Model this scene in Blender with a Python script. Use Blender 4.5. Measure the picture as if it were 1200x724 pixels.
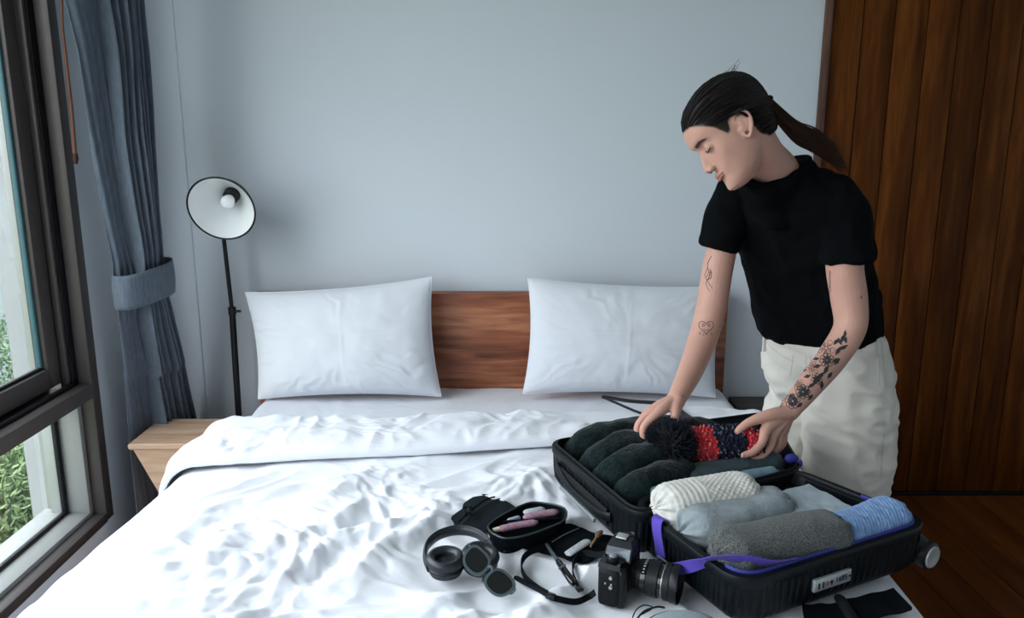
import bpy, bmesh, math, random
import numpy as np
from mathutils import Vector, Matrix
from mathutils.bvhtree import BVHTree
for o in list(bpy.data.objects): bpy.data.objects.remove(o)
random.seed(7); RNG = np.random.RandomState(5)
SC = bpy.context.scene; COL = SC.collection
R = math.radians

# ---------------------------------------------------------------- camera, light, exposure
CAMH, PITCH, FPX = 1.42, R(12.3), 942.0
cd = bpy.data.cameras.new('camera'); cam = bpy.data.objects.new('camera', cd); COL.objects.link(cam)
cd.sensor_width = 36; cd.lens = FPX/1200*36; cd.clip_start = .02; cd.clip_end = 200
cam.location = (0, 0, CAMH); cam.rotation_euler = (R(90)-PITCH, 0, 0); SC.camera = cam
w = bpy.data.worlds.new('sky'); SC.world = w; w.use_nodes = True
nt = w.node_tree; nt.nodes.clear()
bg = nt.nodes.new('ShaderNodeBackground'); wo = nt.nodes.new('ShaderNodeOutputWorld')
tc = nt.nodes.new('ShaderNodeTexCoord'); sx = nt.nodes.new('ShaderNodeSeparateXYZ'); cr = nt.nodes.new('ShaderNodeValToRGB')
nt.links.new(tc.outputs['Generated'], sx.inputs[0]); nt.links.new(sx.outputs['Z'], cr.inputs[0])
cr.color_ramp.elements[0].color = (.41, .42, .44, 1); cr.color_ramp.elements[1].color = (1.0, 1.02, 1.10, 1)
nt.links.new(cr.outputs[0], bg.inputs[0]); nt.links.new(bg.outputs[0], wo.inputs[0])
bg.inputs[1].default_value = 8.5
pl = bpy.data.lights.new('window_portal', 'AREA'); pl.shape = 'RECTANGLE'; pl.size = 4.2; pl.size_y = 2.6
po = bpy.data.objects.new('window_portal', pl); COL.objects.link(po)
po.location = (-1.62, .45, 1.4); po.rotation_euler = (0, R(-90), 0); po.rotation_euler = Vector((1, 0, 0)).to_track_quat('-Z', 'Y').to_euler()
pl.cycles.is_portal = True
vs = SC.view_settings; vs.view_transform = 'Standard'; vs.look = 'None'; vs.gamma = 1; vs.use_curve_mapping = False
vs.exposure = 0.43
SC.cycles.max_bounces = 12; SC.cycles.diffuse_bounces = 6; SC.cycles.use_denoising = True
SC.cycles.caustics_reflective = False; SC.cycles.caustics_refractive = False

# ---------------------------------------------------------------- helpers
def ray(px, py):
    u = (px-600)/FPX; v = -(py-362)/FPX
    return Vector((u, math.cos(PITCH)+v*math.sin(PITCH), -math.sin(PITCH)+v*math.cos(PITCH)))
def atz(px, py, z): r = ray(px, py); t = (z-CAMH)/r.z; return Vector((r.x*t, r.y*t, z))
def aty(px, py, y): r = ray(px, py); t = y/r.y; return Vector((r.x*t, y, CAMH+r.z*t))
def atx(px, py, x): r = ray(px, py); t = x/r.x; return Vector((x, r.y*t, CAMH+r.z*t))

def perlin(p, seed=0):
    """gradient noise, p (N,3) -> (N,) about -1..1"""
    p = np.asarray(p, float); i = np.floor(p).astype(np.int64); f = p-i; u = f*f*f*(f*(f*6-15)+10)
    res = np.zeros(len(p))
    def h(ix, iy, iz):
        n = (ix*374761393 + iy*668265263 + iz*2147483647 + seed*974634777) & 0xffffffff
        n = ((n ^ (n >> 13))*1274126177) & 0xffffffff
        return n ^ (n >> 16)
    for dx in (0, 1):
        for dy in (0, 1):
            for dz in (0, 1):
                n = h(i[:, 0]+dx, i[:, 1]+dy, i[:, 2]+dz)
                a = (n & 0xffff)/65535.*2*np.pi; c = ((n >> 16) & 0xffff)/65535.*2-1; s = np.sqrt(np.maximum(0, 1-c*c))
                g = s*np.cos(a)*(f[:, 0]-dx)+s*np.sin(a)*(f[:, 1]-dy)+c*(f[:, 2]-dz)
                res += g*(u[:, 0] if dx else 1-u[:, 0])*(u[:, 1] if dy else 1-u[:, 1])*(u[:, 2] if dz else 1-u[:, 2])
    return res*1.5
def fbm(p, seed=0, oct=4, g=.5):
    s = 0; a = 1
    for k in range(oct): s = s+a*perlin(np.asarray(p)*2**k, seed+k*7); a *= g
    return s

class MB:
    def __init__(s): s.v = []; s.f = []
    def add(s, v, f):
        o = len(s.v); s.v += [tuple(a) for a in v]; s.f += [tuple(i+o for i in q) for q in f]; return s
    def box(s, c, d, M=None, bev=0):
        bm = bmesh.new(); bmesh.ops.create_cube(bm, size=1)
        for v in bm.verts: v.co = Vector((v.co.x*d[0], v.co.y*d[1], v.co.z*d[2]))
        if bev: bmesh.ops.bevel(bm, geom=list(bm.edges)[:], offset=bev, segments=2, affect='EDGES', profile=.5)
        M2 = M.to_3x3() if M else Matrix.Identity(3)
        bm.verts.index_update()
        vs_ = [M2 @ v.co + Vector(c) for v in bm.verts]
        s.add(vs_, [[v.index for v in f.verts] for f in bm.faces]); bm.free(); return s
    def b2(s, a, b, bev=0):
        a = Vector(a); b = Vector(b); return s.box((a+b)/2, [abs(x) for x in (b-a)], None, bev)
    def loft(s, rings, cap=True, closed=True, capmid=False):
        n = len(rings[0]); v = [p for r in rings for p in r]; f = []
        for i in range(len(rings)-1):
            for j in range(n if closed else n-1):
                k = (j+1) % n; f.append((i*n+j, i*n+k, (i+1)*n+k, (i+1)*n+j))
        if cap and closed: f.append(tuple(range(n))[::-1]); f.append(tuple((len(rings)-1)*n+j for j in range(n)))
        return s.add(v, f)
    def tube(s, pts, r, n=10, flat=None, up=None, cap=True, round_ends=False):
        """r: number / list; flat=(a,b): elliptical factors with b along 'up'"""
        P = [Vector(p) for p in pts]; N = len(P); rr = r if hasattr(r, '__len__') else [r]*N
        rr = list(rr)
        if len(rr) != N: rr = list(np.interp(np.linspace(0, 1, N), np.linspace(0, 1, len(rr)), rr))
        if round_ends:
            d0 = (P[0]-P[1]).normalized(); d1 = (P[-1]-P[-2]).normalized()
            r0, r1 = rr[0], rr[-1]
            P = [P[0]+d0*r0*.95, P[0]+d0*r0*.7] + P + [P[-1]+d1*r1*.7, P[-1]+d1*r1*.95]
            rr = [r0*.3, r0*.72] + rr + [r1*.72, r1*.3]; N += 4
        rings = []; prev = None
        for i in range(N):
            t = (P[min(i+1, N-1)]-P[max(i-1, 0)]).normalized()
            if up is not None: u = Vector(up[min(i, len(up)-1)] if isinstance(up, list) else up)
            elif prev is not None: u = prev
            else: u = Vector((0, 0, 1)) if abs(t.z) < .9 else Vector((1, 0, 0))
            x = t.cross(u)
            if x.length < 1e-6: x = t.orthogonal()
            x.normalize(); y = x.cross(t).normalized(); prev = y
            a, b = flat if flat else (1, 1)
            rings.append([P[i]+x*math.cos(q)*rr[i]*a+y*math.sin(q)*rr[i]*b for q in [2*math.pi*j/n for j in range(n)]])
        return s.loft(rings, cap)
    def lathe(s, prof, M=None, n=32, cap=True):
        M = M or Matrix.Identity(4)
        return s.loft([[M @ Vector((r*math.cos(2*math.pi*j/n), r*math.sin(2*math.pi*j/n), z)) for j in range(n)] for r, z in prof], cap)
    def ell(s, c, rad, M=None, n=20):
        c = Vector(c); M = (M or Matrix.Identity(3)).to_3x3(); m = n//2
        return s.loft([[c+M @ Vector((rad[0]*math.sin(t)*math.cos(2*math.pi*j/n), rad[1]*math.sin(t)*math.sin(2*math.pi*j/n), rad[2]*math.cos(t)))
                        for j in range(n)] for t in [math.pi*(i+.15)/(m+.3) for i in range(m+1)]])
    def build(s, name, mat=None, parent=None, smooth=True, mods=()):
        me = bpy.data.meshes.new(name); me.from_pydata(s.v, [], s.f); me.validate(); me.update()
        bm = bmesh.new(); bm.from_mesh(me); bmesh.ops.recalc_face_normals(bm, faces=bm.faces); bm.to_mesh(me); bm.free()
        return link(name, me, mat, parent, smooth)
def link(name, me, mat=None, parent=None, smooth=True):
    o = bpy.data.objects.new(name, me); COL.objects.link(o)
    if mat: me.materials.append(mat)
    if smooth:
        me.polygons.foreach_set('use_smooth', [True]*len(me.polygons))
        try: me.set_sharp_from_angle(angle=R(42))
        except Exception: pass
    if parent:
        o.parent = parent; o.matrix_parent_inverse = parent.matrix_world.inverted()
    return o
def empty(name, loc=(0, 0, 0)):
    o = bpy.data.objects.new(name, None); COL.objects.link(o); o.location = loc; o.matrix_world = Matrix.Translation(loc); o.empty_display_size = .05
    return o
def tag(o, label=None, cat=None, group=None, kind=None):
    for k, v in (('label', label), ('category', cat), ('group', group), ('kind', kind)):
        if v: o[k] = v
    return o
def ev(o):
    """apply the modifiers of an object"""
    dg = bpy.context.evaluated_depsgraph_get(); dg.update()
    me = bpy.data.meshes.new_from_object(o.evaluated_get(dg)); o.modifiers.clear(); o.data = me
    me.polygons.foreach_set('use_smooth', [True]*len(me.polygons)); return o
def remesh(o, vox, it=2, fac=.5):
    m = o.modifiers.new('r', 'REMESH'); m.mode = 'VOXEL'; m.voxel_size = vox; m.use_smooth_shade = True
    if it: s = o.modifiers.new('s', 'SMOOTH'); s.iterations = it; s.factor = fac
    return ev(o)
def getco(o): a = np.empty(len(o.data.vertices)*3); o.data.vertices.foreach_get('co', a); return a.reshape(-1, 3)
def getno(o): a = np.empty(len(o.data.vertices)*3, dtype=np.float32); o.data.vertices.foreach_get('normal', a); return a.reshape(-1, 3).astype(float)
def setco(o, c): o.data.vertices.foreach_set('co', np.asarray(c, float).ravel()); o.data.update()
def grid_faces(nu, nv):
    return [(i*nu+j, i*nu+j+1, (i+1)*nu+j+1, (i+1)*nu+j) for i in range(nv-1) for j in range(nu-1)]
def gridobj(name, P, mat, parent=None):
    nv, nu = P.shape[:2]
    me = bpy.data.meshes.new(name); me.from_pydata(P.reshape(-1, 3).tolist(), [], grid_faces(nu, nv)); me.update()
    return link(name, me, mat, parent)
def catmull(pts, n=8):
    P = [Vector(p) for p in pts]; out = []
    for i in range(len(P)-1):
        a, b, c, d = P[max(i-1, 0)], P[i], P[i+1], P[min(i+2, len(P)-1)]
        for k in range(n):
            t = k/n; out.append(.5*((2*b)+(c-a)*t+(2*a-5*b+4*c-d)*t*t+(3*b-a-3*c+d)*t**3))
    return out+[P[-1]]
def interp(xs, ys, n):
    return list(np.interp(np.linspace(0, 1, n), xs, ys))

# ---------------------------------------------------------------- materials
def mat(name, col, rough=.5, metal=0, spec=.28, sheen=0, coat=0, trans=0, ior=1.45, alpha=1,
        noise=None, bump=None, col2=None, coords='Object', emit=None, sss=0, attr=None):
    """noise=(scale, detail, sx,sy,sz) mixes col/col2; bump=(kind, scale, strength, dist)"""
    m = bpy.data.materials.new(name); m.use_nodes = True; N = m.node_tree.nodes; L = m.node_tree.links
    b = N['Principled BSDF']; b.inputs['Base Color'].default_value = (*col, 1); b.inputs['Roughness'].default_value = rough
    b.inputs['Metallic'].default_value = metal; b.inputs['Specular IOR Level'].default_value = spec
    b.inputs['Sheen Weight'].default_value = sheen; b.inputs['Sheen Roughness'].default_value = .4
    b.inputs['Coat Weight'].default_value = coat; b.inputs['Coat Roughness'].default_value = .1
    b.inputs['Transmission Weight'].default_value = trans; b.inputs['IOR'].default_value = ior; b.inputs['Alpha'].default_value = alpha
    if sss: b.inputs['Subsurface Weight'].default_value = sss; b.inputs['Subsurface Radius'].default_value = (.012, .005, .003); b.inputs['Subsurface Scale'].default_value = 1
    if emit: b.inputs['Emission Color'].default_value = (*emit[0], 1); b.inputs['Emission Strength'].default_value = emit[1]
    T = N.new('ShaderNodeTexCoord')
    if noise:
        mp = N.new('ShaderNodeMapping'); mp.inputs['Scale'].default_value = noise[2:5] if len(noise) > 4 else (1, 1, 1)
        L.new(T.outputs[coords], mp.inputs[0])
        n = N.new('ShaderNodeTexNoise'); n.inputs['Scale'].default_value = noise[0]; n.inputs['Detail'].default_value = noise[1]; n.inputs['Distortion'].default_value = noise[5] if len(noise) > 5 else 0
        L.new(mp.outputs[0], n.inputs['Vector'])
        r = N.new('ShaderNodeValToRGB'); r.color_ramp.elements[0].position = .35; r.color_ramp.elements[1].position = .65
        r.color_ramp.elements[0].color = (*col, 1); r.color_ramp.elements[1].color = (*(col2 or col), 1)
        L.new(n.outputs[0], r.inputs[0]); L.new(r.outputs[0], b.inputs['Base Color']); m['_'] = 1
    if attr:
        a = N.new('ShaderNodeVertexColor'); a.layer_name = attr; L.new(a.outputs[0], b.inputs['Base Color'])
    if bump:
        k, sc_, st, di = bump[:4]
        mp = N.new('ShaderNodeMapping'); mp.inputs['Scale'].default_value = bump[4] if len(bump) > 4 else (1, 1, 1)
        L.new(T.outputs[coords], mp.inputs[0])
        if k == 'noise': t = N.new('ShaderNodeTexNoise'); t.inputs['Detail'].default_value = 5
        elif k == 'wave': t = N.new('ShaderNodeTexWave'); t.inputs['Distortion'].default_value = 1.5
        else: t = N.new('ShaderNodeTexVoronoi')
        t.inputs['Scale'].default_value = sc_; L.new(mp.outputs[0], t.inputs['Vector'])
        bp = N.new('ShaderNodeBump'); bp.inputs['Strength'].default_value = st; bp.inputs['Distance'].default_value = di
        L.new(t.outputs[0], bp.inputs['Height']); L.new(bp.outputs[0], b.inputs['Normal'])
    return m
def woodmat(name, dark, mid, light, axis, scale=1.0, rough=.4, per_obj=.0, coat=0, spec=.4):
    """streaky grain along one axis, knots by distortion"""
    m = bpy.data.materials.new(name); m.use_nodes = True; N = m.node_tree.nodes; L = m.node_tree.links; b = N['Principled BSDF']
    T = N.new('ShaderNodeTexCoord'); oi = N.new('ShaderNodeObjectInfo')
    mp = N.new('ShaderNodeMapping'); s = [9*scale]*3; s[axis] = .9*scale; mp.inputs['Scale'].default_value = s
    L.new(T.outputs['Object'], mp.inputs[0])
    off = N.new('ShaderNodeVectorMath'); off.operation = 'MULTIPLY_ADD'
    cx = N.new('ShaderNodeCombineXYZ')
    for k in range(3): L.new(oi.outputs['Random'], cx.inputs[k])
    L.new(cx.outputs[0], off.inputs[0]); off.inputs[1].default_value = (37, 53, 71); L.new(mp.outputs[0], off.inputs[2])
    n1 = N.new('ShaderNodeTexNoise'); n1.inputs['Scale'].default_value = 1.3; n1.inputs['Detail'].default_value = 3; n1.inputs['Distortion'].default_value = .8
    n2 = N.new('ShaderNodeTexNoise'); n2.inputs['Scale'].default_value = 7; n2.inputs['Detail'].default_value = 8; n2.inputs['Distortion'].default_value = .4
    for n in (n1, n2): L.new(off.outputs[0], n.inputs['Vector'])
    mx = N.new('ShaderNodeMath'); mx.operation = 'MULTIPLY_ADD'; mx.inputs[1].default_value = .45; L.new(n2.outputs[0], mx.inputs[0])
    m3 = N.new('ShaderNodeMath'); m3.operation = 'MULTIPLY'; m3.inputs[1].default_value = .6; L.new(n1.outputs[0], m3.inputs[0]); L.new(m3.outputs[0], mx.inputs[2])
    r = N.new('ShaderNodeValToRGB'); e = r.color_ramp.elements
    e[0].position = .36; e[0].color = (*dark, 1); e[1].position = .68; e[1].color = (*light, 1); x = e.new(.52); x.color = (*mid, 1)
    L.new(mx.outputs[0], r.inputs[0])
    hs = N.new('ShaderNodeHueSaturation'); mr = N.new('ShaderNodeMapRange'); mr.inputs[3].default_value = 1-per_obj; mr.inputs[4].default_value = 1+per_obj
    L.new(oi.outputs['Random'], mr.inputs[0]); L.new(mr.outputs[0], hs.inputs['Value']); L.new(r.outputs[0], hs.inputs['Color'])
    L.new(hs.outputs[0], b.inputs['Base Color']); b.inputs['Roughness'].default_value = rough; b.inputs['Coat Weight'].default_value = coat; b.inputs['Specular IOR Level'].default_value = spec
    bp = N.new('ShaderNodeBump'); bp.inputs['Strength'].default_value = .25; bp.inputs['Distance'].default_value = .002
    L.new(n2.outputs[0], bp.inputs['Height']); L.new(bp.outputs[0], b.inputs['Normal'])
    return m
M_WALL = mat('wall_paint', (.60, .645, .69), .85, spec=.2, noise=(1.2, 3, 1, 1, 1), col2=(.63, .675, .72), bump=('noise', 90, .06, .002))
M_REVEAL = mat('reveal_paint', (.78, .82, .87), .8, spec=.2, bump=('noise', 60, .05, .002))
M_CEIL = mat('ceiling_paint', (.7, .7, .72), .9)
M_TEAK = woodmat('teak_planks', (.045, .011, .0015), (.085, .024, .003), (.145, .045, .007), 2, .8, .5, .22, 0, .10)
M_FLOOR = woodmat('floor_boards', (.06, .015, .003), (.10, .028, .006), (.15, .045, .010), 1, .8, .35, .15, 0, .2)
M_WALNUT = woodmat('walnut', (.085, .022, .010), (.27, .085, .038), (.46, .19, .095), 0, .75, .42, 0)
M_TRIM = woodmat('trim_wood', (.05, .02, .012), (.10, .045, .03), (.16, .08, .055), 2, 1, .5, 0)
M_ALU = mat('anodised_frame', (.085, .075, .072), .42, .35)
M_ALUD = mat('dark_track', (.012, .012, .014), .45, .3)
M_ALUL = mat('frame_light', (.30, .31, .30), .45, .3)
def glassmat(name, tint, refl=.08):
    m = bpy.data.materials.new(name); m.use_nodes = True; N = m.node_tree.nodes; L = m.node_tree.links; N.clear()
    o = N.new('ShaderNodeOutputMaterial'); a = N.new('ShaderNodeBsdfTransparent'); a.inputs[0].default_value = (*tint, 1)
    g = N.new('ShaderNodeBsdfGlossy'); g.inputs['Roughness'].default_value = .02; x = N.new('ShaderNodeMixShader')
    lw = N.new('ShaderNodeLayerWeight'); lw.inputs[0].default_value = .3; mu = N.new('ShaderNodeMath'); mu.operation = 'MULTIPLY'; mu.inputs[1].default_value = refl*5
    L.new(lw.outputs['Fresnel'], mu.inputs[0]); L.new(mu.outputs[0], x.inputs[0]); L.new(a.outputs[0], x.inputs[1]); L.new(g.outputs[0], x.inputs[2]); L.new(x.outputs[0], o.inputs[0])
    return m
M_GLASS = glassmat('window_glass', (.95, .98, .98), .06)
M_BLACK = mat('black_plastic', (.012, .013, .015), .4)
M_BLACKM = mat('black_metal', (.01, .011, .013), .35, .3)

# ---------------------------------------------------------------- room
WY = 3.0; WX = -1.4; RX = 2.35; BY = -1.7; CH = 2.75
def struct(o): o['kind'] = 'structure'; return o
wb = MB().b2((-1.55, WY, -.1), (1.105, WY+.12, CH))
struct(wb.build('wall_back', M_WALL, smooth=False))
struct(MB().b2((-1.4, WY-.009, -.02), (-1.195, WY+.01, CH), .008).build('light_band_step', M_WALL))  # added shallow step, its shape stands in for soft light bands on the wall
wl = MB()
wl.b2((-1.60, 2.58, -.1), (WX, WY, CH)); wl.b2((-1.60, BY, -.1), (WX, 2.58, .12)); wl.b2((-1.60, BY, 2.62), (WX, 2.58, CH)); wl.b2((-1.6, BY-.12, -.1), (WX, BY+.1, CH))
struct(wl.build('wall_left', M_REVEAL, smooth=False))
struct(MB().b2((RX, BY, -.1), (RX+.12, WY+.3, CH)).build('wall_right', M_WALL, smooth=False))
struct(MB().b2((WX, BY-.12, -.1), (RX, BY, CH)).build('wall_front', M_WALL, smooth=False))
struct(MB().b2((-1.6, BY-.12, CH), (RX+.12, WY+.3, CH+.1)).build('ceiling', M_CEIL, smooth=False))
fl = struct(MB().b2((-1.4, BY, -.14), (RX, WY+.2, -.022)).build('floor', M_BLACK, smooth=False))
x = -1.4; k = 0
while x < RX-.02:
    wd = .125; off = [0, 1.3, .6, 1.9][k % 4]
    cuts = [BY] + [c for c in (BY+off, BY+off+2.4) if BY+.3 < c < WY-.2] + [WY]
    for a, b_ in zip(cuts[:-1], cuts[1:]):
        MB().box((0, 0, 0), (wd-.002, b_-a-.002, .022), None, .0015).build('floor_board', M_FLOOR, fl, False).location = (x+wd/2, (a+b_)/2, -.012)
    x += wd; k += 1
# plank door / partition
dr = struct(MB().b2((1.105, WY+.03, -.02), (RX, WY+.1, CH)).build('door_1', M_BLACK, smooth=False))
x = 1.133; pw = .1145; k = 0
while x < 2.07:
    pl_ = MB().box((0, 0, 0), (pw-.0035, .022, 2.74), None, .0025).build('plank', M_TEAK, dr); pl_.location = (x+pw/2, WY+.018+.002*math.sin(k*2.3), 1.375+.008); x += pw; k += 1
MB().b2((x, WY+.012, .0), (x+.05, WY+.04, CH)).build('door_edge', M_BLACKM, dr)
MB().b2((x+.006, WY+.004, .16), (x+.016, WY+.013, .36), .002).build('metal_pull', mat('steel', (.6, .62, .64), .3, .9), dr)
struct(MB().b2((1.105, WY-.012, -.001), (1.1325, WY+.03, CH), .003).build('trim_3', M_TRIM))
struct(MB().b2((1.133, WY-.004, -.001), (2.1, WY+.03, .012), .002).build('baseboard_back', M_BLACKM))

# window: frame members, sash, panes
win = struct(MB().b2((-1.60, 2.575, .11), (-1.59, 2.58, .12)).build('window_1', M_ALU, smooth=False))
def fr(n, a, b_, m=M_ALU, bev=.003): return MB().b2(a, b_, bev).build(n, m, win)
Y0 = BY+.15
fr('jamb', (-1.43, 2.535, .125), (-1.385, 2.582, 2.62)); fr('jamb', (-1.47, 2.505, .60), (-1.43, 2.55, 2.62), M_ALUD)
fr('jamb', (-1.455, 2.49, .60), (-1.435, 2.505, 2.62)); fr('jamb', (-1.60, 2.56, .12), (-1.43, 2.582, 2.62), M_ALUL)
fr('jamb', (-1.56, 2.515, .15), (-1.43, 2.56, .58), M_ALUL); fr('gasket', (-1.515, 2.495, .15), (-1.50, 2.515, .58), M_ALUD)
fr('sill', (-1.43, Y0, .12), (-1.385, 2.54, .152)); fr('sill', (-1.60, Y0, .12), (-1.43, 2.55, .165), M_ALUL); fr('gasket', (-1.515, Y0, .165), (-1.50, 2.5, .178), M_ALUD)
fr('transom', (-1.43, Y0, .565), (-1.385, 2.54, .615)); fr('transom', (-1.56, Y0, .575), (-1.43, 2.55, .61)); fr('track', (-1.44, Y0, .615), (-1.425, 2.5, .628), M_ALUD)
fr('track', (-1.53, Y0, .61), (-1.50, 2.5, .65), M_ALUD)
sash = fr('sash', (-1.50, 2.43, .63), (-1.46, 2.495, 2.6))
fr('sash_rail', (-1.50, Y0, .63), (-1.46, 2.44, .695))
fr('gasket', (-1.488, 2.418, .70), (-1.474, 2.43, 2.6), mat('gasket_teal', (.05, .12, .14), .4)); fr('gasket', (-1.488, Y0, .695), (-1.474, 2.43, .705), M_ALUD)
fr('mullion', (-1.56, .62, .15), (-1.39, .70, 2.62)); fr('head_rail', (-1.56, Y0, 2.57), (-1.385, 2.58, 2.63))
fr('jamb', (-1.56, Y0-.05, .12), (-1.385, Y0, 2.62))
fr('pane', (-1.482, Y0, .70), (-1.479, 2.43, 2.58), M_GLASS, 0); fr('pane', (-1.509, Y0, .17), (-1.506, 2.50, .575), M_GLASS, 0)

# outside
M_CONC = mat('concrete', (.22, .225, .225), .9, noise=(2.5, 5, 1, 1, 1), col2=(.25, .255, .255), bump=('noise', 20, .2, .01))
M_CONC2 = mat('far_wall', (.14, .17, .17), .8, noise=(1.5, 4, 1, 1, 1), col2=(.17, .20, .20))
pc0 = atx(42, 637, -2.13); 
tag(MB().b2((-2.13, pc0.y, -3), (-2.0, pc0.y+1.6, 4.5), .01).build('concrete_pillar', M_CONC), 'pale concrete wall pier standing just outside the window', 'pillar')
tag(MB().b2((-7.0, 0, -3), (-6.7, 16, 1.6), 0).build('garden_wall', M_CONC2), 'grey boundary wall beyond the shrub outside the window', 'wall')
struct(MB().b2((-30, -20, -3.2), (-1.62, 40, -3.0)).build('ground', mat('garden_ground', (.08, .12, .04), .95, noise=(3, 4, 1, 1, 1), col2=(.12, .16, .06))))
def leafy(name, c, rad, n, label, seed, cols):
    rs = np.random.RandomState(seed); root = empty(name, (c[0], c[1], -3.0)); mb = MB()
    for i in range(n):
        d = rs.normal(size=3); d /= np.linalg.norm(d); rr = (.45+.55*rs.rand()**.5)
        p = Vector((c[0]+d[0]*rad[0]*rr, c[1]+d[1]*rad[1]*rr, c[2]+d[2]*rad[2]*rr)); L = .018+.022*rs.rand()
        q = Matrix.Rotation(rs.rand()*6.3, 3, 'Z') @ Matrix.Rotation(rs.normal()*.7, 3, 'X')
        mb.add([p+q @ Vector(a) for a in ((-L*.35, 0, 0), (0, -L*.7, .01), (L*.35, 0, 0), (0, L, -.012), (0, .1*L, -.01))], [(0, 1, 4), (1, 2, 4), (2, 3, 4), (3, 0, 4)])
    f = mb.build('foliage', cols, root); f['kind'] = 'stuff'
    t = MB()
    for i in range(9):
        e = Vector((c[0]+rs.normal()*rad[0]*.4, c[1]+rs.normal()*rad[1]*.4, c[2]+rs.rand()*rad[2]*.5)); b0 = Vector((c[0]+rs.normal()*.05, c[1]+rs.normal()*.05, -3.0))
        t.tube(catmull([b0, (b0+e)/2+Vector((rs.normal()*.08, rs.normal()*.08, 0)), e], 5), interp([0, 1], [.03, .006], 11), 6)
    t.build('stem', mat('bark', (.1, .07, .05), .9), root)
    tag(root, label, 'shrub', 'shrubs outside the window')
M_LEAF = mat('leaves', (.13, .20, .085), .6, noise=(6, 3, 1, 1, 1), col2=(.26, .34, .17)); M_LEAF2 = mat('leaves_dark', (.07, .12, .06), .6, noise=(6, 3, 1, 1, 1), col2=(.14, .20, .11))
leafy('shrub', (-2.95, 4.35, -.95), (.5, .8, .62), 20000, 'bright green shrub just outside the lower window pane', 3, M_LEAF)
leafy('shrub', (-4.6, 6.6, -.9), (.9, 1.1, .8), 12000, 'darker shrub further off behind the bright one outside the window', 4, M_LEAF2)

# blind cord pull
c = MB(); c.tube([atx(70, -60, -1.36), atx(73, 40, -1.36), atx(88, 150, -1.36)], .0014, 6)
root = empty('blind_cord', atx(88, 190, -1.36)); tag(root, 'thin brown blind wand hanging between the window frame and the curtain', 'blind wand')
M_CORD = mat('brown_wand', (.20, .085, .05), .5)
MB().tube([atx(71, -70, -1.36), atx(73, 30, -1.36), atx(84, 130, -1.36), atx(88, 182, -1.36)], [.0035, .004, .0055, .006], 10).build('wand', M_CORD, root)
MB().tube([atx(88, 180, -1.36), atx(88.5, 186, -1.36), atx(88.8, 192, -1.36)], [.0075, .009, .006], 10).build('tip', mat('brown_tip', (.06, .03, .025), .5), root)

# curtain
M_CURT = mat('blue_grey_linen', (.085, .105, .135), .85, sheen=.15, noise=(160, 2, 1, 1, .15), col2=(.11, .135, .17), bump=('noise', 400, .25, .001))
rows = [(-40, (60, -1.31), (160, -1.19)), (60, (84, -1.31), (170, -1.19)), (160, (100, -1.31), (177, -1.19)), (250, (115, -1.305), (184, -1.20)), (310, (127, -1.30), (189, -1.21)),
        (345, (131, -1.30), (193, -1.215)), (375, (131, -1.30), (199, -1.21)), (420, (137, -1.31), (212, -1.21)), (480, (143, -1.32), (226, -1.215)), (560, (148, -1.32), (240, -1.22)), (620, (152, -1.32), (248, -1.22)), (680, (154, -1.32), (252, -1.22))]
A0 = [atx(r[1][0], r[0], r[1][1]) for r in rows]; B0 = [atx(r[2][0], r[0], r[2][1]) for r in rows]
zs = np.linspace(2.5, .012, 150); za = [p.z for p in A0][::-1]; zb = [p.z for p in B0][::-1]
nu = 260; Pm = np.zeros((150, nu, 3)); us = np.linspace(0, 1, nu)
wu = np.where(us < .38, us*1.0, us); 
for i, z in enumerate(zs):
    a = np.array([np.interp(z, za, [p[k] for p in A0][::-1]) for k in (0, 1)]); b_ = np.array([np.interp(z, zb, [p[k] for p in B0][::-1]) for k in (0, 1)])
    d = b_-a; n_ = np.array([d[1], -d[0]])/np.linalg.norm(d); pinch = math.exp(-((z-.93)/.09)**2)
    ph = np.where(us < .36, us/.36*.5, .5+(us-.36)/.64*7.0)
    amp = (.028 if z > .93 else .034)*(1-.55*pinch)
    wob = np.array([.25*math.sin(k*2.1+z*1.5) for k in range(9)])
    wave = np.cos(ph*2*np.pi+.5*math.sin(z*2.2)+.3*math.sin(z*5))*amp*np.where(us < .36, .9, .75+.25*np.sin(ph*1.7+z))
    wave += .004*np.sin(us*60+z*9)
    bulge = (.05 if z > .6 else .03)*np.sin(np.pi*us)
    s_ = us
    X = a[0]+d[0]*s_+n_[0]*(wave+bulge)*1.0; Y = a[1]+d[1]*s_+n_[1]*(wave+bulge)
    Pm[i, :, 0] = np.maximum(X, -1.375); Pm[i, :, 1] = np.minimum(Y, 2.98); Pm[i, :, 2] = z
cur = empty('curtain', (-1.28, 2.7, 0)); tag(cur, 'blue-grey linen curtain gathered in a tieback beside the window', 'curtain')
g = gridobj('curtain_cloth', Pm, M_CURT, cur); sm = g.modifiers.new('s', 'SOLIDIFY'); sm.thickness = .002
zt = .935; i0 = int(np.argmin(abs(zs-zt))); ring = Pm[i0]
ca = Vector(ring[:, :].mean(0)); a = Vector(ring[0]); b_ = Vector(ring[-1]); ax = (b_-a); L = ax.length/2+.012; ax.normalize(); nn = Vector((ax.y, -ax.x, 0)); ctr = (a+b_)/2+nn*.028
tb = MB(); rows_ = []
for q in range(9):
    t = q/8; z = zt-.058+.112*t; off = .004*math.sin(math.pi*t)
    rows_.append([ctr+ax*(L+off)*math.copysign(abs(math.cos(s))**.8, math.cos(s))+nn*(.058+off)*math.copysign(abs(math.sin(s))**.8, math.sin(s))+Vector((0, 0, z-.0-ctr.z+.012*math.cos(s)*1.2)) for s in [2*math.pi*j/48 for j in range(48)]])
tb.loft(rows_, cap=False); t = tb.build('tieback', M_CURT, cur); sm = t.modifiers.new('s', 'SOLIDIFY'); sm.thickness = .004
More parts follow.
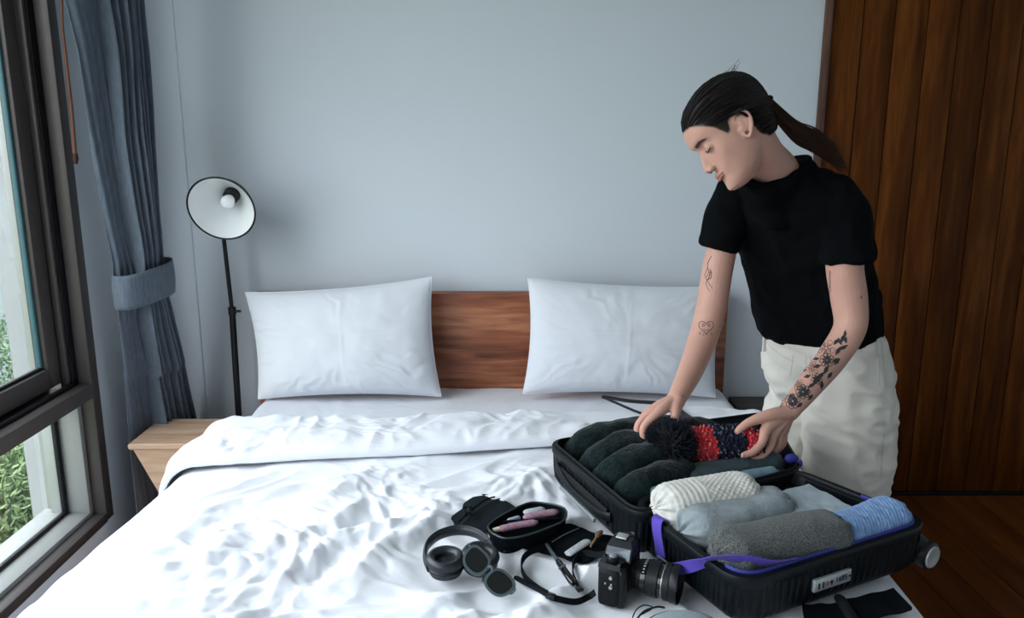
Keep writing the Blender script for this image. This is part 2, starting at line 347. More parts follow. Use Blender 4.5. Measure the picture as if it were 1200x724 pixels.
# curtain rail
rl = MB().tube([(-1.3, -1.4, 2.56), (-1.3, 2.9, 2.56)], .012, 12).build('curtain_rail', M_ALU); tag(rl, 'dark curtain rail running above the tall window', 'curtain rail')

# ---------------------------------------------------------------- bedside pieces
M_PALE = woodmat('pale_wood', (.34, .20, .12), (.46, .30, .20), (.56, .40, .29), 0, 1.0, .5, 0)
M_DARKW = mat('dark_table', (.05, .04, .035), .5, noise=(6, 4, 1, 8, 8), col2=(.075, .06, .052))
ns = empty('bedside_table', (-1.12, 2.64, 0)); tag(ns, 'pale wooden bow-tie shaped bedside table left of the bed', 'bedside table')
def rect(x0, y0, x1, y1, z): return [Vector(p) for p in ((x0, y0, z), (x1, y0, z), (x1, y1, z), (x0, y1, z))]
tl_ = atz(150, 520, .42)
x0, y0, x1, y1 = tl_.x, 2.495, -.965, 2.74
MB().loft([rect(x0+.006, y0+.004, x1, y1, .398), rect(x0, y0, x1, y1, .404), rect(x0, y0, x1, y1, .417), rect(x0+.004, y0+.004, x1-.004, y1-.004, .42)]).build('top', M_PALE, ns, False)
MB().loft([rect(x0+.10, y0+.012, x1-.10, y1-.012, .20), rect(x0+.012, y0+.008, x1-.012, y1-.008, .398)]).build('upper_block', M_PALE, ns, False)
MB().loft([rect(x0+.012, y0+.008, x1-.012, y1-.008, 0), rect(x0+.10, y0+.012, x1-.10, y1-.012, .20)]).build('lower_block', M_PALE, ns, False)
nr = empty('bedside_table', (1.0, 2.75, 0)); tag(nr, 'dark low bedside table on the right between bed and wall', 'bedside table')
MB().b2((.835, 2.58, .40), (1.08, 2.96, .43), .004).build('top', M_DARKW, nr)
MB().b2((.85, 2.60, .24), (1.06, 2.95, .40), .003).build('drawer_box', M_DARKW, nr); MB().b2((.86, 2.585, .27), (1.05, 2.60, .38), .003).build('drawer', M_DARKW, nr)
for a in ((.86, 2.61), (1.05, 2.61), (.86, 2.94), (1.05, 2.94)): MB().b2((a[0]-.012, a[1]-.012, 0), (a[0]+.012, a[1]+.012, .24), .002).build('leg', M_DARKW, nr)

# floor lamp
lp = empty('floor_lamp', (-1.02, 2.87, 0)); tag(lp, 'black floor lamp with round white-lined shade beside the bed', 'lamp')
M_SHIN = mat('shade_white', (.78, .80, .80), .35, spec=.5); M_BULB = mat('bulb', (.85, .87, .87), .25, spec=.6)
pt = aty(262, 284, 2.87); pb = aty(278, 487, 2.87); pf = pb+(pb-pt)*((pb.z)/(pt.z-pb.z)); pc = aty(272, 364, 2.87)
MB().tube([pf, pc], .0115, 16).build('lower_pole', M_BLACKM, lp); ptt = pt+(pt-pb)*.10; MB().tube([pc, ptt], .0075, 16).build('upper_pole', M_BLACKM, lp)
d = (pt-pb).normalized()
kb = MB().tube([pc-d*.014, pc+d*.014], .014, 16).build('collar', M_BLACKM, lp)
MB().tube([pc+Vector((.012, -.006, 0)), pc+Vector((.034, -.008, 0))], [.005, .005], 10).build('knob', M_BLACKM, kb); 
MB().lathe([(.0, 0), (.09, 0), (.12, .004), (.12, .014), (.10, .02), (.012, .024)], Matrix.Translation((pf.x, pf.y, 0))).build('base', M_BLACKM, lp)
sc_ = aty(259, 245, 2.74); nrm = Vector((-.02, -.95, -.34)).normalized(); Mq = nrm.to_track_quat('Z', 'Y').to_matrix().to_4x4(); Mq.translation = sc_
Rr = .114
MB().lathe([(.030, -.125), (.034, -.122), (.050, -.105), (.085, -.055), (Rr-.002, -.003), (Rr+.002, 0), (Rr+.0035, -.001), (Rr+.002, -.006), (.088, -.060), (.054, -.110), (.036, -.128), (.0, -.13)], Mq, 48, cap=False).build('shade', M_BLACKM, lp)
MB().lathe([(.028, -.1205), (.05, -.103), (.084, -.053), (Rr-.003, -.002)], Mq, 48, cap=False).build('shade_lining', M_SHIN, lp)
MB().lathe([(0, -.118), (.026, -.118), (.027, -.098), (.020, -.095), (.0, -.095)], Mq, 24).build('socket', M_BLACKM, lp)
MB().lathe([(.015, -.096), (.018, -.09), (.022, -.078), (.024, -.068), (.022, -.058), (.014, -.050), (.004, -.047)], Mq @ Matrix.Translation((.0, -.004, 0)), 24).build('bulb', M_BULB, lp)
bk = Mq @ Vector((0, 0, -.12)); MB().tube([bk, Mq @ Vector((0, 0, -.16)), ptt+Vector((0, -.0, .01))], [.014, .012, .009], 12).build('swivel', M_BLACKM, lp)

# ---------------------------------------------------------------- bed
XL, XR, ZM = -.90, .775, .47
bed = empty('bed', (-.07, 1.9, 0)); tag(bed, 'double bed frame with a walnut headboard against the wall', 'bed')
MB().b2((-.962, 2.925, .10), (.805, 2.975, .842), .006).build('headboard', M_WALNUT, bed)
MB().b2((XL+.03, .8, .14), (XR-.03, 2.92, .24), .01).build('base', M_WALNUT, bed)
for a in ((XL+.10, .88), (XR-.10, .88), (XL+.10, 2.84), (XR-.10, 2.84)): MB().b2((a[0]-.03, a[1]-.03, 0), (a[0]+.03, a[1]+.03, .14), .004).build('leg', M_WALNUT, bed)
M_SHEET = mat('white_sheet', (.76, .78, .83), .75, spec=.25, sheen=.15, bump=('noise', 500, .06, .0006))
M_DUVET = mat('white_duvet', (.79, .81, .86), .72, spec=.25, sheen=.15, bump=('noise', 45, .16, .004))
M_PILL = mat('white_pillowcase', (.665, .69, .735), .75, spec=.2, sheen=.1, bump=('noise', 300, .05, .0006))
mt = MB().b2((XL+.01, .82, .242), (XR-.01, 2.92, ZM-.008), .05).build('mattress', M_SHEET); tag(mt, 'thick white mattress on the bed frame, under sheet and duvet', 'mattress')

def cross(sv, a0, a1, r, zt, zdown):
    """cross-section of cloth over the bed: arc length sv (0 at the middle of the bed) -> x, z, nx, nz"""
    x = np.zeros_like(sv); z = np.zeros_like(sv); nx = np.zeros_like(sv); nz = np.ones_like(sv)
    c = (a0+a1)/2
    for sgn, a in ((-1, a0), (1, a1)):
        m = (sv*sgn >= 0); L = abs(a-c); s = sv[m]*sgn; q = np.pi/2*r
        t = np.clip((s-L)/q, 0, 1)*np.pi/2; dn = np.clip(s-L-q, 0, 9)
        x[m] = c+sgn*(np.minimum(s, L)+r*np.sin(t)+dn*.06); z[m] = zt[m]-(r-r*np.cos(t))-dn; nx[m] = sgn*np.sin(t); nz[m] = np.cos(t)
    return x, z, nx, nz
# where things rest the quilt is pressed flat (x, y, radius)
FLAT = [(.36, 1.80, .22), (.55, 1.92, .22), (.60, 1.36, .16), (.28, 1.70, .13), (.5, 1.52, .18), (.68, 1.52, .18), (.42, 1.42, .09), (.23, 1.38, .09), (-.05, 1.68, .07), (.05, 1.70, .07), (.15, 1.62, .08), (-.10, 1.53, .08), (-.03, 1.42, .05), (.62, 1.33, .10), (.08, 1.50, .05), (.33, 2.38, .14), (.25, 2.45, .12)]
def flatm(x, y):
    m = np.zeros_like(x)
    for a, b_, r in FLAT: r = r*1.25 if r < .12 else r; m = np.maximum(m, np.clip(1.6-np.hypot(x-a, y-b_)/r, 0, 1))
    m = m*m*(3-2*m); return m
def rid(n, e=.02): return 1-2.2*np.sqrt(n*n+e*e)
def crumple(x, y, amp=1.0, seed=0):
    p = np.stack([x, y, np.zeros_like(x)], -1).reshape(-1, 3)
    w1 = np.stack([perlin(p*3+5, 1+seed), perlin(p*3+9, 2+seed), 0*p[:, 0]], -1); w2 = np.stack([perlin(p*9, 3+seed), perlin(p*9+4, 4+seed), 0*p[:, 0]], -1)
    q = p+w1*.14+w2*.012
    c, s = math.cos(.75), math.sin(.75); a = q.copy(); a[:, 0] = (c*q[:, 0]+s*q[:, 1])*2.0; a[:, 1] = (-s*q[:, 0]+c*q[:, 1])*5.5
    b_ = q.copy(); b_[:, 0] = (c*q[:, 0]-s*q[:, 1])*6.5; b_[:, 1] = (s*q[:, 0]+c*q[:, 1])*3.0
    h = .020*rid(perlin(a*1.15, 11+seed), .035)+.017*rid(perlin(b_*1.1, 12+seed), .03)
    m = np.clip(perlin(p*2.6, 31+seed)+.55, .25, 1.0)
    h += m*(.0135*rid(perlin(q*[12, 9, 1], 13+seed), .025)-.0085*rid(perlin(q*[15, 20, 1], 14+seed), .03)+.0018*rid(perlin(q*38, 15+seed), .06))
    h += .014*perlin(p*2.2, 16+seed)+.010
    return (h*amp).reshape(x.shape)
ZD = .522
def zbed(x, y):
    X = np.array([[float(x)]]); Y = np.array([[float(y)]])
    return ZD+float((crumple(X, Y)*(1-.88*flatm(X, Y)))[0, 0])
def yfold(x): return np.interp(x, [-1.0, -.93, -.6, -.286, .1, .45, .8], [2.0, 2.02, 2.075, 2.11, 2.175, 2.25, 2.31])
ny, nx_ = 420, 560
sv = np.linspace(-1.22, 1.12, nx_); yv = np.linspace(.72, 1, ny)
V, S = np.meshgrid(np.linspace(0, 1, ny), sv, indexing='ij')
cx_ = (XL+XR)/2; Y = .80+V*(yfold(S+cx_)+.10-.80); zt = np.full_like(S, ZD)
x_, z_, nX, nZ = cross(S, XL+.045, XR-.03, .07, zt, 0)
hh = crumple(x_+0*S, Y)*np.clip((yfold(S+cx_)+.03-Y)/.25, .25, 1)*np.clip(.45+1.2*nZ, 0, 1)*np.clip((S+cx_-XL+.02)/.22, .15, 1)*np.clip((XR+.02-S-cx_)/.15, .3, 1)*(1-.88*flatm(x_, Y)); side = np.clip(1-nZ, 0, 1); hs = .004*np.sin(Y*11+3*np.sin(Y*5))*side
h = hh*(1-.75*side)+hs+.010*side
P = np.stack([x_+nX*h-.05*np.clip((-.55-x_)/.3, 0, 1)*np.clip((2.0-Y)/.6, 0, 1), Y, np.maximum(z_+nZ*h+.0, .03)], -1)
duv = empty('duvet', (cx_, 1.5, ZD)); tag(duv, 'crumpled white duvet covering the lower part of the bed', 'duvet')
gridobj('duvet_cover', P, M_DUVET, duv)
# turned-back top of the duvet
nv = 200; t = np.linspace(0, 1, nv); V, S = np.meshgrid(t, sv, indexing='ij')
yf = yfold(S+cx_); yb = 2.46+.03*np.sin(S*4); rr_ = .011
q = np.clip(V/.10, 0, 1); back = np.clip((V-.10)/.90, 0, 1)
Yc = np.where(V < .10, yf+rr_-rr_*np.sin(q*np.pi), yf+rr_+(yb-yf)*back)
Zc = np.where(V < .10, ZD+.012+rr_-rr_*np.cos(q*np.pi), ZD+.012+2*rr_)
Zc = Zc-(Zc-ZM-.004)*np.clip((back-.72)/.28, 0, 1)**2*1.0
Zc = np.where(V < .10, Zc, Zc+.010*np.sin(np.pi*np.clip(back/.5, 0, 1)))
x_, z_, nX, nZ = cross(S, XL+.040, XR-.03, .08, Zc, 0)
cr_ = crumple(x_*1.25, Yc*1.0+3, .30, 40)*np.clip(V*8, .25, 1)*(1-.9*flatm(x_, Yc))
u_ = np.clip((Yc-yf)/.2, 0, 1); st = rid(perlin(np.stack([x_*12+1.5*perlin(np.stack([x_*4, Yc*4, 0*S], -1).reshape(-1, 3), 77).reshape(S.shape), Yc*5, 0*S], -1).reshape(-1, 3), 78).reshape(S.shape), .04)*.006
h = cr_+st*np.clip(V*6, 0, 1)*(1-.9*flatm(x_, Yc))+np.clip(1-nZ, 0, 1)*(.010*np.sin(Yc*30)+.006); h = np.maximum(h, -.012)
P = np.stack([x_+nX*h, Yc, np.maximum(z_+nZ*h, .1)], -1)
gridobj('turned_back_edge', P, M_DUVET, duv)
# flat sheet near the pillows
V, S = np.meshgrid(np.linspace(2.38, 2.915, 120), np.linspace(-1.1, 1.05, 300), indexing='ij'); zt = np.full_like(S, ZM)
x_, z_, nX, nZ = cross(S, XL+.03, XR-.02, .05, zt, 0)
h = crumple(x_*1.0, V*1.0+7, .10, 60)+.003; P = np.stack([x_+nX*h, V+0*S, np.maximum(z_+nZ*h, .2)], -1)
sh = gridobj('fitted_sheet', P, M_SHEET); tag(sh, 'smooth white sheet in front of the two pillows', 'sheet')

# pillows
def pillow(q, thick, seed, label, sag=.02):
    """q: four corners TL,TR,BR,BL (world), standing against the headboard"""
    TL, TR, BR, BL = [Vector(p) for p in q]; n = ((TR-TL).cross(BL-TL)).normalized()
    if n.y > 0: n = -n
    nu, nv_ = 130, 90; mb = []; root = empty('pillow', (BL+BR)/2)
    U, Vv = np.meshgrid(np.linspace(-1, 1, nu), np.linspace(-1, 1, nv_), indexing='xy')
    def base(u, v):
        # concave edges with dog-ear corners
        uu = u*(1-.055*(1-v*v)*abs(u)**3); vv = v*(1-.075*(1-u*u)*abs(v)**3)
        a = (uu+1)/2; b_ = (vv+1)/2
        P = [(1-b_)*((1-a)*TL[k]+a*TR[k])+b_*((1-a)*BL[k]+a*BR[k]) for k in range(3)]
        return np.stack(P, -1)
    B = base(U, Vv); prof = (np.clip(1-np.abs(U)**2.6, 0, 1)**.62)*(np.clip(1-np.abs(Vv)**2.6, 0, 1)**.62)
    pp = np.stack([U*2, Vv*1.5, U*0+seed], -1).reshape(-1, 3)
    wr = fbm(pp*1.2, seed, 3).reshape(U.shape)
    edge = 1-prof; rad = rid(perlin(np.stack([np.arctan2(Vv, U)*5+wr, np.hypot(U, Vv)*1.0, 0*U], -1).reshape(-1, 3), seed+5).reshape(U.shape), .05)
    t = thick*prof*(1+.06*wr)+.003*rad*np.clip(edge*prof*4, 0, 1)+.0007*rid(perlin(pp*2.5, seed+9).reshape(U.shape), .05)*prof+.005*perlin(pp*1.6, seed+3).reshape(U.shape)*prof
    t = t+.0015*np.exp(-((U-.03)/.01)**2)*prof+.0012*np.exp(-((Vv+.12)/.012)**2)*prof
    t = t*(1+.25*Vv)     # fuller at the bottom
    nf = np.array(n); Fr = B+nf*(t[..., None]+.003); Bk = B-nf*(thick*.35*prof[..., None]+.002)
    Bk[..., 1] = np.minimum(Bk[..., 1], 2.921)
    o = gridobj('pillowcase', np.concatenate([Fr], 0), M_PILL, root)
    o2 = gridobj('pillow_back', Bk[::-1], M_PILL, root)
    # hem all round
    ring = [Fr[0, j] for j in range(nu)]+[Fr[i, -1] for i in range(1, nv_)]+[Fr[-1, j] for j in range(nu-2, -1, -1)]+[Fr[i, 0] for i in range(nv_-2, 0, -1)]
    rg = [Vector(p)-n*.002 for p in ring]; rg.append(rg[0]); rg.append(rg[1])
    MB().tube(rg, .0032, 6, cap=False).build('hem', M_PILL, root)
    return tag(root, label, 'pillow', None)
pillow((aty(288, 343, 2.86), aty(506, 325, 2.86), aty(517, 464, 2.77), aty(303, 467, 2.77)), .085, 3, 'white pillow on the left, its right top corner pointing up')
pillow((aty(619, 326, 2.86), aty(851, 336, 2.86), aty(838, 465, 2.77), aty(613, 461, 2.77)), .085, 8, 'white pillow on the right, behind the bending woman\'s arm')

# ---------------------------------------------------------------- suitcase
M_SHELL = mat('black_shell', (.004, .006, .008), .45, spec=.2, bump=('noise', 700, .08, .0006))
M_LINE = mat('black_lining', (.008, .009, .010), .8)
M_GREY = mat('grey_disc', (.35, .36, .36), .4, .2)
M_SILV = mat('silver', (.55, .57, .58), .3, .8)
M_PURP = mat('purple_strap', (.075, .05, .36), .65, sheen=.2, bump=('wave', 900, .2, .0004)); M_BLUE = mat('blue_trim', (.03, .035, .22), .6)
def rrect(L, W, r, n=10):
    out = []
    for cx, cy, a0 in ((L-r, W-r, 0), (r, W-r, 90), (r, r, 180), (L-r, r, 270)):
        for k in range(n+1): a = R(a0+90*k/n); out.append((cx+r*math.cos(a), cy+r*math.sin(a)))
    return out
class Shell:
    """half a suitcase, laid on the bed: corners of the rim O, A, B, C in order (O->A along the long side)"""
    def __init__(s, cs, depth): s.c = [Vector(c) for c in cs]; s.d = depth; s.L = (s.c[1]-s.c[0]).length; s.W = (s.c[3]-s.c[0]).length; s.n = ((s.c[1]-s.c[0]).cross(s.c[3]-s.c[0])).normalized(); s.n = s.n if s.n.z > 0 else -s.n
    def p(s, u, v, h=0):
        c = s.c; return (1-v)*((1-u)*c[0]+u*c[1])+v*((1-u)*c[3]+u*c[2])+s.n*h
    def ring(s, h, inset, r=.055, rib=0, n=None):
        out = []; r_ = max(.012, r-inset); pts = rrect(s.L-2*inset, s.W-2*inset, r_, 10)
        # resample evenly for ribs
        P = [Vector((a, b_, 0)) for a, b_ in pts]; P.append(P[0]); d = [0]
        for i in range(1, len(P)): d.append(d[-1]+(P[i]-P[i-1]).length)
        n = n or 640
        for k in range(n):
            t = d[-1]*k/n; i = min(np.searchsorted(d, t, 'right')-1, len(P)-2); f = (t-d[i])/max(1e-9, d[i+1]-d[i]); q = P[i].lerp(P[i+1], f); tg = (P[i+1]-P[i]).normalized()
            nn = Vector((tg.y, -tg.x, 0)); w_ = rib*(1 if math.sin(2*math.pi*k/6.4) > 0 else 0)
            q = q-nn*w_*1.0
            out.append(s.p((q.x+inset)/s.L, (q.y+inset)/s.W, h))
        return out
RIM = .655
s1 = Shell([atz(640, 516, RIM), atz(902, 482, RIM), atz(941, 549, RIM), atz(746, 604, RIM)], .105)
s2 = Shell([atz(737, 585, RIM-.008), atz(929, 547, RIM), atz(1094, 612, RIM-.012), atz(868, 684, RIM-.012)], .105)
suit = empty('suitcase', s1.c[3]-Vector((0, 0, .1))); tag(suit, 'open black ribbed suitcase on the bed, packed with rolled clothes', 'suitcase')
def mkshell(s, nm):
    D = s.d
    mb = MB(); R_ = s.ring
    rings = [R_(-D, .05, n=640), R_(-D, .03), R_(-D+.006, .014), R_(-D+.022, .004, rib=.0028), R_(-D+.05, .001, rib=.0028), R_(-.028, .0, rib=.0028), R_(-.022, .0), R_(-.016, -.003), R_(-.004, -.004), R_(0, -.002), R_(0, .010), R_(-.004, .012), R_(-.010, .012), R_(-.012, .014), R_(-D+.012, .016), R_(-D+.008, .05)]
    mb.loft(rings, cap=True); o = mb.build(nm, M_SHELL, suit)
    return o
sh1 = mkshell(s1, 'shell'); sh2 = mkshell(s2, 'shell')
def liner(s, nm, par, m, w=.006, u0=0, u1=1, h=.003, inset=.006):
    r = s.ring(h, inset, n=160); N = len(r); i0, i1 = int(u0*N), int(u1*N); pts = [r[i % N] for i in range(i0, i1+1)]
    return MB().tube(pts, w, 8, flat=(.55, 1.0)).build(nm, m, par)
liner(s2, 'zip_trim', sh2, M_BLUE, .0048, .0, .33, .001, .012); liner(s2, 'zip_trim', sh2, M_BLUE, .0048, .93, 1.02, .001, .012); liner(s1, 'zip_trim', sh1, M_LINE, .0042, 0, 1, .001, .010)
# hinge
hb = MB(); 
for k in range(8):
    a = s1.p(.17+.10*k, 1.02, -.036); b_ = s1.p(.24+.10*k, 1.02, -.036); hb.tube([a, b_], .007, 10)
hb.build('hinge', M_SHELL, suit)
# side handle on the short left end of the first shell
def onside(s, v, h, out): return s.p(0, v, h)-(s.p(1, v)-s.p(0, v)).normalized()*out
outv = -(s1.p(1, .5)-s1.p(0, .5)).normalized(); dv = (s1.p(0, 1)-s1.p(0, 0)).normalized()
hp = [onside(s1, .17, -.040, .001), onside(s1, .20, -.042, .006), onside(s1, .28, -.055, .009), onside(s1, .40, -.063, .010), onside(s1, .55, -.063, .010), onside(s1, .67, -.060, .009), onside(s1, .74, -.055, .006), onside(s1, .77, -.052, .0)]
MB().tube(catmull(hp, 5), .011, 12, flat=(.5, 1.0), up=(0, 0, 1)).build('side_handle', M_SHELL, sh1)
MB().tube([onside(s1, .20, -.050, .0045), onside(s1, .74, -.056, .0045)], .016, 12, flat=(.12, 1.15), up=(0, 0, 1)).build('handle_recess', M_LINE, sh1)
fb = []
MB().tube([onside(s1, .22, -.086, .005), onside(s1, .62, -.090, .005)], .006, 10, flat=(.6, 1), up=(0, 0, 1)).build('foot_bar', mat('bar_grey', (.20, .235, .24), .6), sh1)
# wheels at the right end of both halves
def wheel(s, u, v, par):
    c = s.p(u, v, -.074); ax = (s.p(.5, 1)-s.p(.5, 0)).normalized(); e = (s.p(1, .5)-s.p(0, .5)).normalized(); c = c+e*.006+(ax*.010 if v > .5 else -ax*.01)
    q = ax.to_track_quat('Z', 'X').to_matrix().to_4x4(); q.translation = c
    hs = MB().tube([s.p(u, v, -.05)-e*.02-ax*.012, c-ax*.012], .030, 14, flat=(.75, 1), up=(0, 0, 1)).build('wheel_housing', M_SHELL, par)
    wv = MB().lathe([(0, -.012), (.024, -.012), (.029, -.009), (.0295, 0), (.029, .009), (.024, .012), (0, .012)], q, 32).build('wheel', M_BLACK, par)
    MB().lathe([(.0, -.014), (.022, -.014), (.0235, -.0125), (.0235, .0125), (.022, .0152), (.004, .0152), (.003, .0145), (0, .0145)], q, 32).build('hub', M_GREY, wv)
wheel(s2, .985, .955, sh2); wheel(s2, .985, .09, sh2); wheel(s1, .985, .08, sh1); wheel(s1, .985, .90, sh1)
# number lock on the long near side of the second shell
e1 = (s2.p(1, 1)-s2.p(0, 1)).normalized(); nv_ = (s2.p(.5, 1)-s2.p(.5, 0)).normalized(); up = s2.n
def near(u, h, out=.002): return s2.p(u, 1, h)+nv_*out
lo = near(.44, -.052, .003); Ml = Matrix((e1, nv_, up)).transposed()
lk = MB().box(lo, (.098, .008, .027), Ml, .003).build('lock_plate', mat('plate', (.42, .45, .47), .35, .5), sh2)
gl = MB(); M_INK = mat('ink', (.01, .012, .015), .5)
lc = lambda a, b_: lo+e1*a+up*b_+nv_*.0045
for a in (-.038, -.027): MB().box(lc(a, -.001), (.0028, .0018, .012), Ml).build('lock_slot', M_INK, lk)
gl.lathe([(0, -.0008), (.0035, -.0008), (.0035, .0008), (0, .0008)], Matrix.Translation(lc(-.005, 0)) @ nv_.to_track_quat('Z', 'X').to_matrix().to_4x4(), 14)
gl.box(lc(-.005, -.004), (.0018, .0018, .005), Ml); gl.build('keyhole', M_INK, lk); gl = MB()
gl.lathe([(0, -.0008), (.0022, -.0008), (.0022, .0008), (0, .0008)], Matrix.Translation(lc(.043, 0)) @ nv_.to_track_quat('Z', 'X').to_matrix().to_4x4(), 12)
gl.build('lock_button', M_INK, lk)
MB().lathe([(.0022, -.0006), (.0042, -.0006), (.0042, .0008), (.0022, .0008), (.0022, -.0006)], Matrix.Translation(lc(-.0165, 0)) @ nv_.to_track_quat('Z', 'X').to_matrix().to_4x4(), 16, cap=False).build('key_ring', mat('rosy', (.25, .12, .14), .4), lk)
def text(body, M, size, m, par, name, ext=.0004):
    cu = bpy.data.curves.new(name, 'FONT'); cu.body = body; cu.size = size; cu.extrude = ext; cu.align_x = 'CENTER'; cu.align_y = 'CENTER'; cu.resolution_u = 2
    o = bpy.data.objects.new(name, cu); COL.objects.link(o); o.matrix_world = M; bpy.context.view_layer.update()
    me = bpy.data.meshes.new_from_object(o.evaluated_get(bpy.context.evaluated_depsgraph_get())); me.transform(M); bpy.data.objects.remove(o)
    return link(name, me, m, par, False)
Mt = Matrix((e1, up, nv_)).transposed().to_4x4(); Mt.translation = lc(.021, 0)
text('1685', Mt, .016, M_INK, lk, 'lock_digits')
# straps with buckle
def ribbon(pts, wdir, w, th=.0014, n=6):
    """flat band along pts; wdir: width direction(s)"""
    C = catmull(pts, n); W = catmull([Vector(a) for a in wdir], n) if isinstance(wdir, list) else [Vector(wdir)]*len(C)
    rings = []
    for i, p in enumerate(C):
        t = (C[min(i+1, len(C)-1)]-C[max(i-1, 0)]).normalized(); x = (W[i]-t*W[i].dot(t)).normalized(); y = t.cross(x)
        rings.append([p+x*w/2+y*th/2, p-x*w/2+y*th/2, p-x*w/2-y*th/2, p+x*w/2-y*th/2])
    return MB().loft(rings)
a0 = s2.p(.10, .30, -.02)
lft = lambda v, h, out: s2.p(0, v, h)-(s2.p(1, v)-s2.p(0, v)).normalized()*out
wdv = (s2.p(0, 1)-s2.p(0, 0)).normalized(); eo = -(s2.p(1, .5)-s2.p(0, .5)).normalized()
st = ribbon([lft(.30, -.015, -.03), lft(.30, .004, -.014), lft(.31, .008, .002), lft(.33, -.008, .010), lft(.37, -.04, .013), lft(.40, -.060, .016)], [wdv]*6, .030).build('strap', M_PURP, sh2)
bc = lft(.43, -.068, .018); Mb = Matrix((wdv, eo, up)).transposed()
bk = MB().box(bc+up*.010, (.036, .004, .004), Mb, .001).box(bc-up*.008, (.036, .004, .004), Mb, .001).box(bc+wdv*.016, (.004, .005, .020), Mb, .001).box(bc-wdv*.016, (.004, .005, .020), Mb, .001).box(bc, (.03, .003, .004), Mb, .001)
bk.build('buckle', M_SILV, st)
q = [bc-up*.004+eo*.004, lft(.50, -.064, .024), lft(.62, -.038, .016), lft(.74, -.006, .006), lft(.80, .012, -.006)]
q += [s2.p(.10, .90, .014), s2.p(.18, .945, .006), s2.p(.28, .955, .002)]
ribbon(q, [wdv*.9+up*.2, wdv*.8+up*.6, up+wdv*.6, up*.9+wdv*.5+eo*.3, up*.5+eo*.5+wdv*.3, up+nv_*.6, up+nv_*.8, up+nv_], .026).build('strap', M_PURP, sh2)
ribbon([s1.p(.60, .02, -.04), s1.p(.60, .01, .004), s1.p(.602, -.012, .008), s1.p(.604, -.02, -.02)], [s1.p(1, 0)-s1.p(0, 0)]*4, .03).build('strap', M_PURP, sh1)
lp_ = s1.p(.96, .86, .0)
MB().ell(lp_+Vector((0, 0, .006)), (.017, .010, .012), None, 16).ell(lp_+Vector((.016, -.01, -.002)), (.008, .006, .010), None, 12).build('strap_loop', M_BLUE, sh1)
ribbon([s2.p(.94, .70, -.02), s2.p(.965, .69, .004), s2.p(.985, .68, .006), s2.p(1.0, .67, -.002)], [wdv]*4, .026).build('strap', M_BLUE, sh2)

# ---------------------------------------------------------------- clothes
def knit(name, col, col2, kind, sc, st, dist=.0025, mapping=(1, 1, 1), rough=.9, ns_=60):
    return mat(name, col, rough, spec=.08, sheen=.15, noise=(ns_, 4, 1, 1, 1), col2=col2, bump=(kind, sc, st, dist, mapping))
M_GREEN = knit('dark_green_wool', (.003, .008, .009), (.010, .019, .020), 'noise', 160, .9, .004, ns_=90)
M_CREAM = mat('cream_knit', (.50, .495, .455), .9, spec=.15, sheen=.3, noise=(60, 3, 1, 1, 1), col2=(.60, .595, .555))
M_LGREY = knit('light_grey_fleece', (.20, .235, .25), (.27, .31, .33), 'noise', 140, .5, .003, ns_=30)
M_CHAR = knit('charcoal_melange', (.035, .04, .04), (.15, .16, .155), 'voronoi', 420, .8, .002, ns_=420)
M_SLATE = knit('slate_jersey', (.035, .055, .065), (.05, .075, .085), 'noise', 200, .3, .002)
M_STEEL = knit('steel_blue_cotton', (.10, .16, .20), (.13, .20, .24), 'noise', 260, .3, .002)
M_BLUEK = knit('blue_knit', (.14, .25, .46), (.22, .35, .60), 'wave', 40, .25, .002, (1, 1, 1), ns_=90)
M_FOLD = knit('pale_grey_jersey', (.24, .29, .32), (.30, .355, .385), 'noise', 200, .35, .002, ns_=40)
def roll(name, label, m, a, b_, ra, rb, seed, ridge=0, nr=0, wr=.004, n=64, group=None, endr=.55, cable=False, drop=.5, sq=2.4, squ=1.0):
    """a rolled-up garment from a to b: ra across, rb up; soft ends with a spiral of layers"""
    a = Vector(a); b_ = Vector(b_); t = (b_-a).normalized(); x = t.cross(Vector((0, 0, 1))).normalized(); y = x.cross(t); L = (b_-a).length
    N = 90; rings = []; D = []
    for i in range(N+1):
        u = i/N; d = min(u, 1-u)*L; e = endr*ra; k = 1.0 if d > e else math.sqrt(max(0, 1-((e-d)/e)**2)); k = max(k, .03)
        c = a+t*(L*u)
        rings.append([c+x*(ra*k*math.copysign(abs(math.cos(q))**(2/sq), math.cos(q)))+y*(rb*(k**squ)*math.copysign(abs(math.sin(q))**(2/sq), math.sin(q))) for q in [2*math.pi*j/n for j in range(n)]])
    o = MB().loft(rings).build(name, m); P = getco(o); Nn = getno(o); rel = P-np.array(a); s_ = rel@np.array(t); ang = np.arctan2(rel@np.array(y), rel@np.array(x))
    q = np.stack([s_*9, rel@np.array(x)*9, rel@np.array(y)*9], -1)
    h = wr*fbm(q, seed, 3)
    if ridge: h += ridge*rid(np.sin(np.pi*(s_/L*nr+.35*np.sin(ang+seed)+.25*perlin(q*.5, seed+2)))*.6, .06)
    endm = np.clip(1-np.minimum(s_, L-s_)/(.30*ra*2), 0, 1); h += .0045*endm*np.sin(ang*7+seed+3*perlin(q*.7, seed+8))+.003*endm*np.sin(ang*13+seed)
    if cable:
        ww = s_+0; v = (ang+.3)*ra; k1 = np.sin(2*np.pi*(s_*.35+v)/.0085)
        dia = np.abs(np.sin(np.pi*(s_+v)/.014))*np.abs(np.sin(np.pi*(s_-v)/.014)); band = (np.sin(2*np.pi*(s_-.02)/.085) > -.2)
        rp = np.sin(2*np.pi*(s_)/.012)*(1-.4*np.abs(np.sin(2*np.pi*v/.012)))
        h += np.where(s_ > L*.42, np.abs(0)+.0020*dia-.001, .0009*rp)
    h += .0006*perlin(q*30, seed+20)
    setco(o, P+Nn*h[:, None]); tag(o, label, 'clothing', group); return o
def p1(u, v, h): return s1.p(u, v, h)
